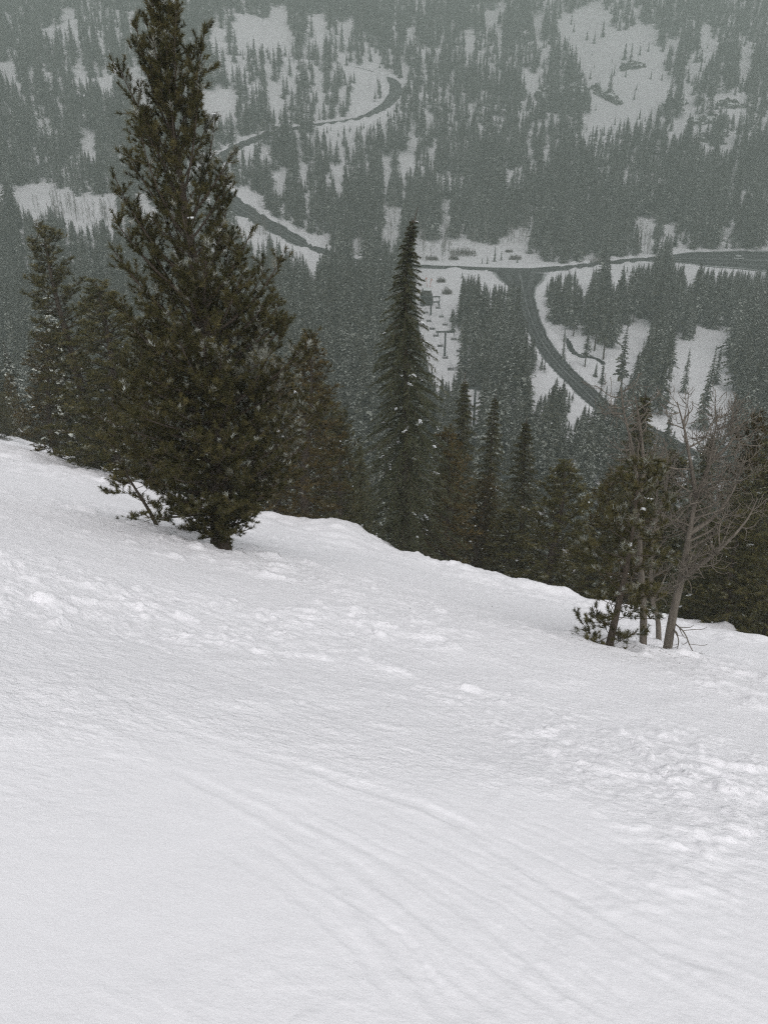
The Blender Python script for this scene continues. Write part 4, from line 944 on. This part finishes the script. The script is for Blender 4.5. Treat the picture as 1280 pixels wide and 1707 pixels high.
for s in (-1, 1):
    P = cable(s); seg = np.linalg.norm(np.diff(P, axis=0), axis=1); cum = np.concatenate([[0], np.cumsum(seg)])
    for q in np.arange(9 if s < 0 else 16, cum[-1] - 3, 14.5):
        p = np.array([np.interp(q, cum, P[:, k]) for k in range(3)])
        t = thing('lift_chair', 'empty dark chair hanging from the %s rope over the snowy lift line' % ('uphill' if s < 0 else 'downhill'), 'lift chair', tuple(p), lrz, group='chairlift chairs on the %s rope' % ('uphill' if s < 0 else 'downhill'))
        for nm, me_ in zip(('seat', 'backrest', 'hanger'), CM): obj(nm, me_, None, t)
# orange marker poles by the terminal
for u, vb, vt, ln, lab in ((712, 480, 462, -.35, 'orange marker pole leaning left above the lift terminal'), (716, 480, 464, .35, 'orange marker pole leaning right above the lift terminal')):
    p = hit(u, vb); z = G1(p[0], p[1]); h = height_for_tip(p[0], p[1], z, vt)
    t = thing('marker_pole', lab, 'marker pole', (p[0], p[1], z - .1), 0, group='marker poles by the lift')
    obj('pole', MB().tube(np.array([[0, 0, 0], [ln, 0, h * .5], [ln * 2, 0, h]]), .13, 6, True).mesh('pole', True), 'orange', t)
    obj('flag', MB().box((ln * 2 + .25, 0, h - .5), (.6, .05, .7)).mesh('flag'), 'orange', t)

# white van on the parking lot
p = hit(1230, 434); zc = LOT[0, 2]
t = thing('parked_van', 'white snow-topped van alone on the dark parking lot', 'van', (p[0], p[1], zc), .05)
body = MB().box((0, 0, .72), (5.2, 2.0, .75), taper=.97); cab = MB().box((-.35, 0, 1.45), (3.9, 1.86, .72), taper=.84)
obj('body', body.mesh('body'), 'paint', t); obj('cabin', cab.mesh('cabin'), 'glass', t); obj('roof', MB().box((-.35, 0, 1.86), (3.4, 1.66, .12)).mesh('roof'), 'paint', t)
obj('roof_snow', MB().box((-.35, 0, 2.0), (3.2, 1.6, .18), taper=.9).mesh('roof_snow'), 'clump', t)
for sx in (-1.6, 1.6):
    for sy in (-.92, .92): obj('wheel', MB().tube(np.array([[sx, sy - .12, .33], [sx, sy + .12, .33]]), .34, 14, True).mesh('wheel', True), 'rubber', t)
for sy in (-.7, .7): obj('headlight', MB().box((2.57, sy, .85), (.08, .32, .2)).mesh('headlight'), 'paint', t)

# small shed in the trees, only its white roof shows
p = hit(1197, 541); z0 = G1(p[0], p[1]); t = thing('shed', 'small timber shed with a snow-covered pitched roof among dark trees', 'shed', (p[0], p[1], z0 - .1), .5)
obj('wall', MB().box((0, 0, 1.3), (3.6, 3.0, 2.8)).mesh('wall'), 'cedar', t)
for s in (-1, 1):
    V = np.array([[-2.1, s * 2.0, 2.5], [2.1, s * 2.0, 2.5], [2.1, 0, 3.9], [-2.1, 0, 3.9], [-2.1, s * 2.0, 2.75], [2.1, s * 2.0, 2.75], [2.1, 0, 4.2], [-2.1, 0, 4.2]])
    obj('roof', mesh_from('roof', V, np.array([[0,1,2,3],[4,7,6,5],[0,4,5,1],[2,6,7,3],[0,3,7,4],[1,5,6,2]])), 'clump', t)
obj('door', MB().box((0, -1.53, .95), (.9, .06, 1.9)).mesh('door'), 'seatm', t)

# ------------------------------------------------------------------ fallen twigs round the stems
lit = MB()
for bx, by, br in STEMS:
    k = 70; a = rng.uniform(0, 6.28, k); q = np.abs(rng.normal(0, 1.3, k)) * br + .12; x = bx + np.cos(a) * q; y = by + np.sin(a) * q
    d = rng.uniform(0, 6.28, k); l = rng.uniform(.02, .10, k); x2 = x + np.cos(d) * l; y2 = y + np.sin(d) * l
    za = ground(x, y) + near_detail(x, y) + tracks(x, y); zb = ground(x2, y2) + near_detail(x2, y2) + tracks(x2, y2)
    for i_ in range(k): lit.tube(np.array([[x[i_], y[i_], za[i_] + .002], [x2[i_], y2[i_], zb[i_] + .006]]), .0025, 3)
o = obj('twig_litter', lit.mesh('twig_litter'), 'bark'); tag(o, 'dark needle and twig litter on the snow round the tree stems', 'twig litter', kind='stuff')

# ------------------------------------------------------------------ falling snow and haze
n = 2600; P = np.column_stack([rng.uniform(-34, 34, n), rng.uniform(2.5, 70, n), np.zeros(n)]); P[:, 2] = base_h(P[:, 0], P[:, 1]) + rng.uniform(.6, 30, n)
V, T = blobs(P, np.full((n, 3), 1.) * rng.uniform(.004, .009, (n, 1)), rng, .3)
o = obj('falling_snow', mesh_from('falling_snow', V, T, smooth=True), 'clump'); tag(o, 'loose snowflakes drifting in the air over the slope', 'snowflakes', kind='stuff')

hz = obj('haze', MB().box((0, 0, 7), (2900, 2900, 246)).mesh('haze')); tag(hz, 'pale snowy haze filling the valley', 'haze', kind='stuff')
hm = bpy.data.materials.new('haze'); hm.use_nodes = True; nt = hm.node_tree; nt.nodes.clear()
ho = nt.nodes.new('ShaderNodeOutputMaterial'); pv = nt.nodes.new('ShaderNodeVolumePrincipled')
pv.inputs['Color'].default_value = (.56, .628, .59, 1); pv.inputs['Density'].default_value = .0019; pv.inputs['Anisotropy'].default_value = .6
nt.links.new(pv.outputs[0], ho.inputs['Volume']); hz.data.materials.append(hm)
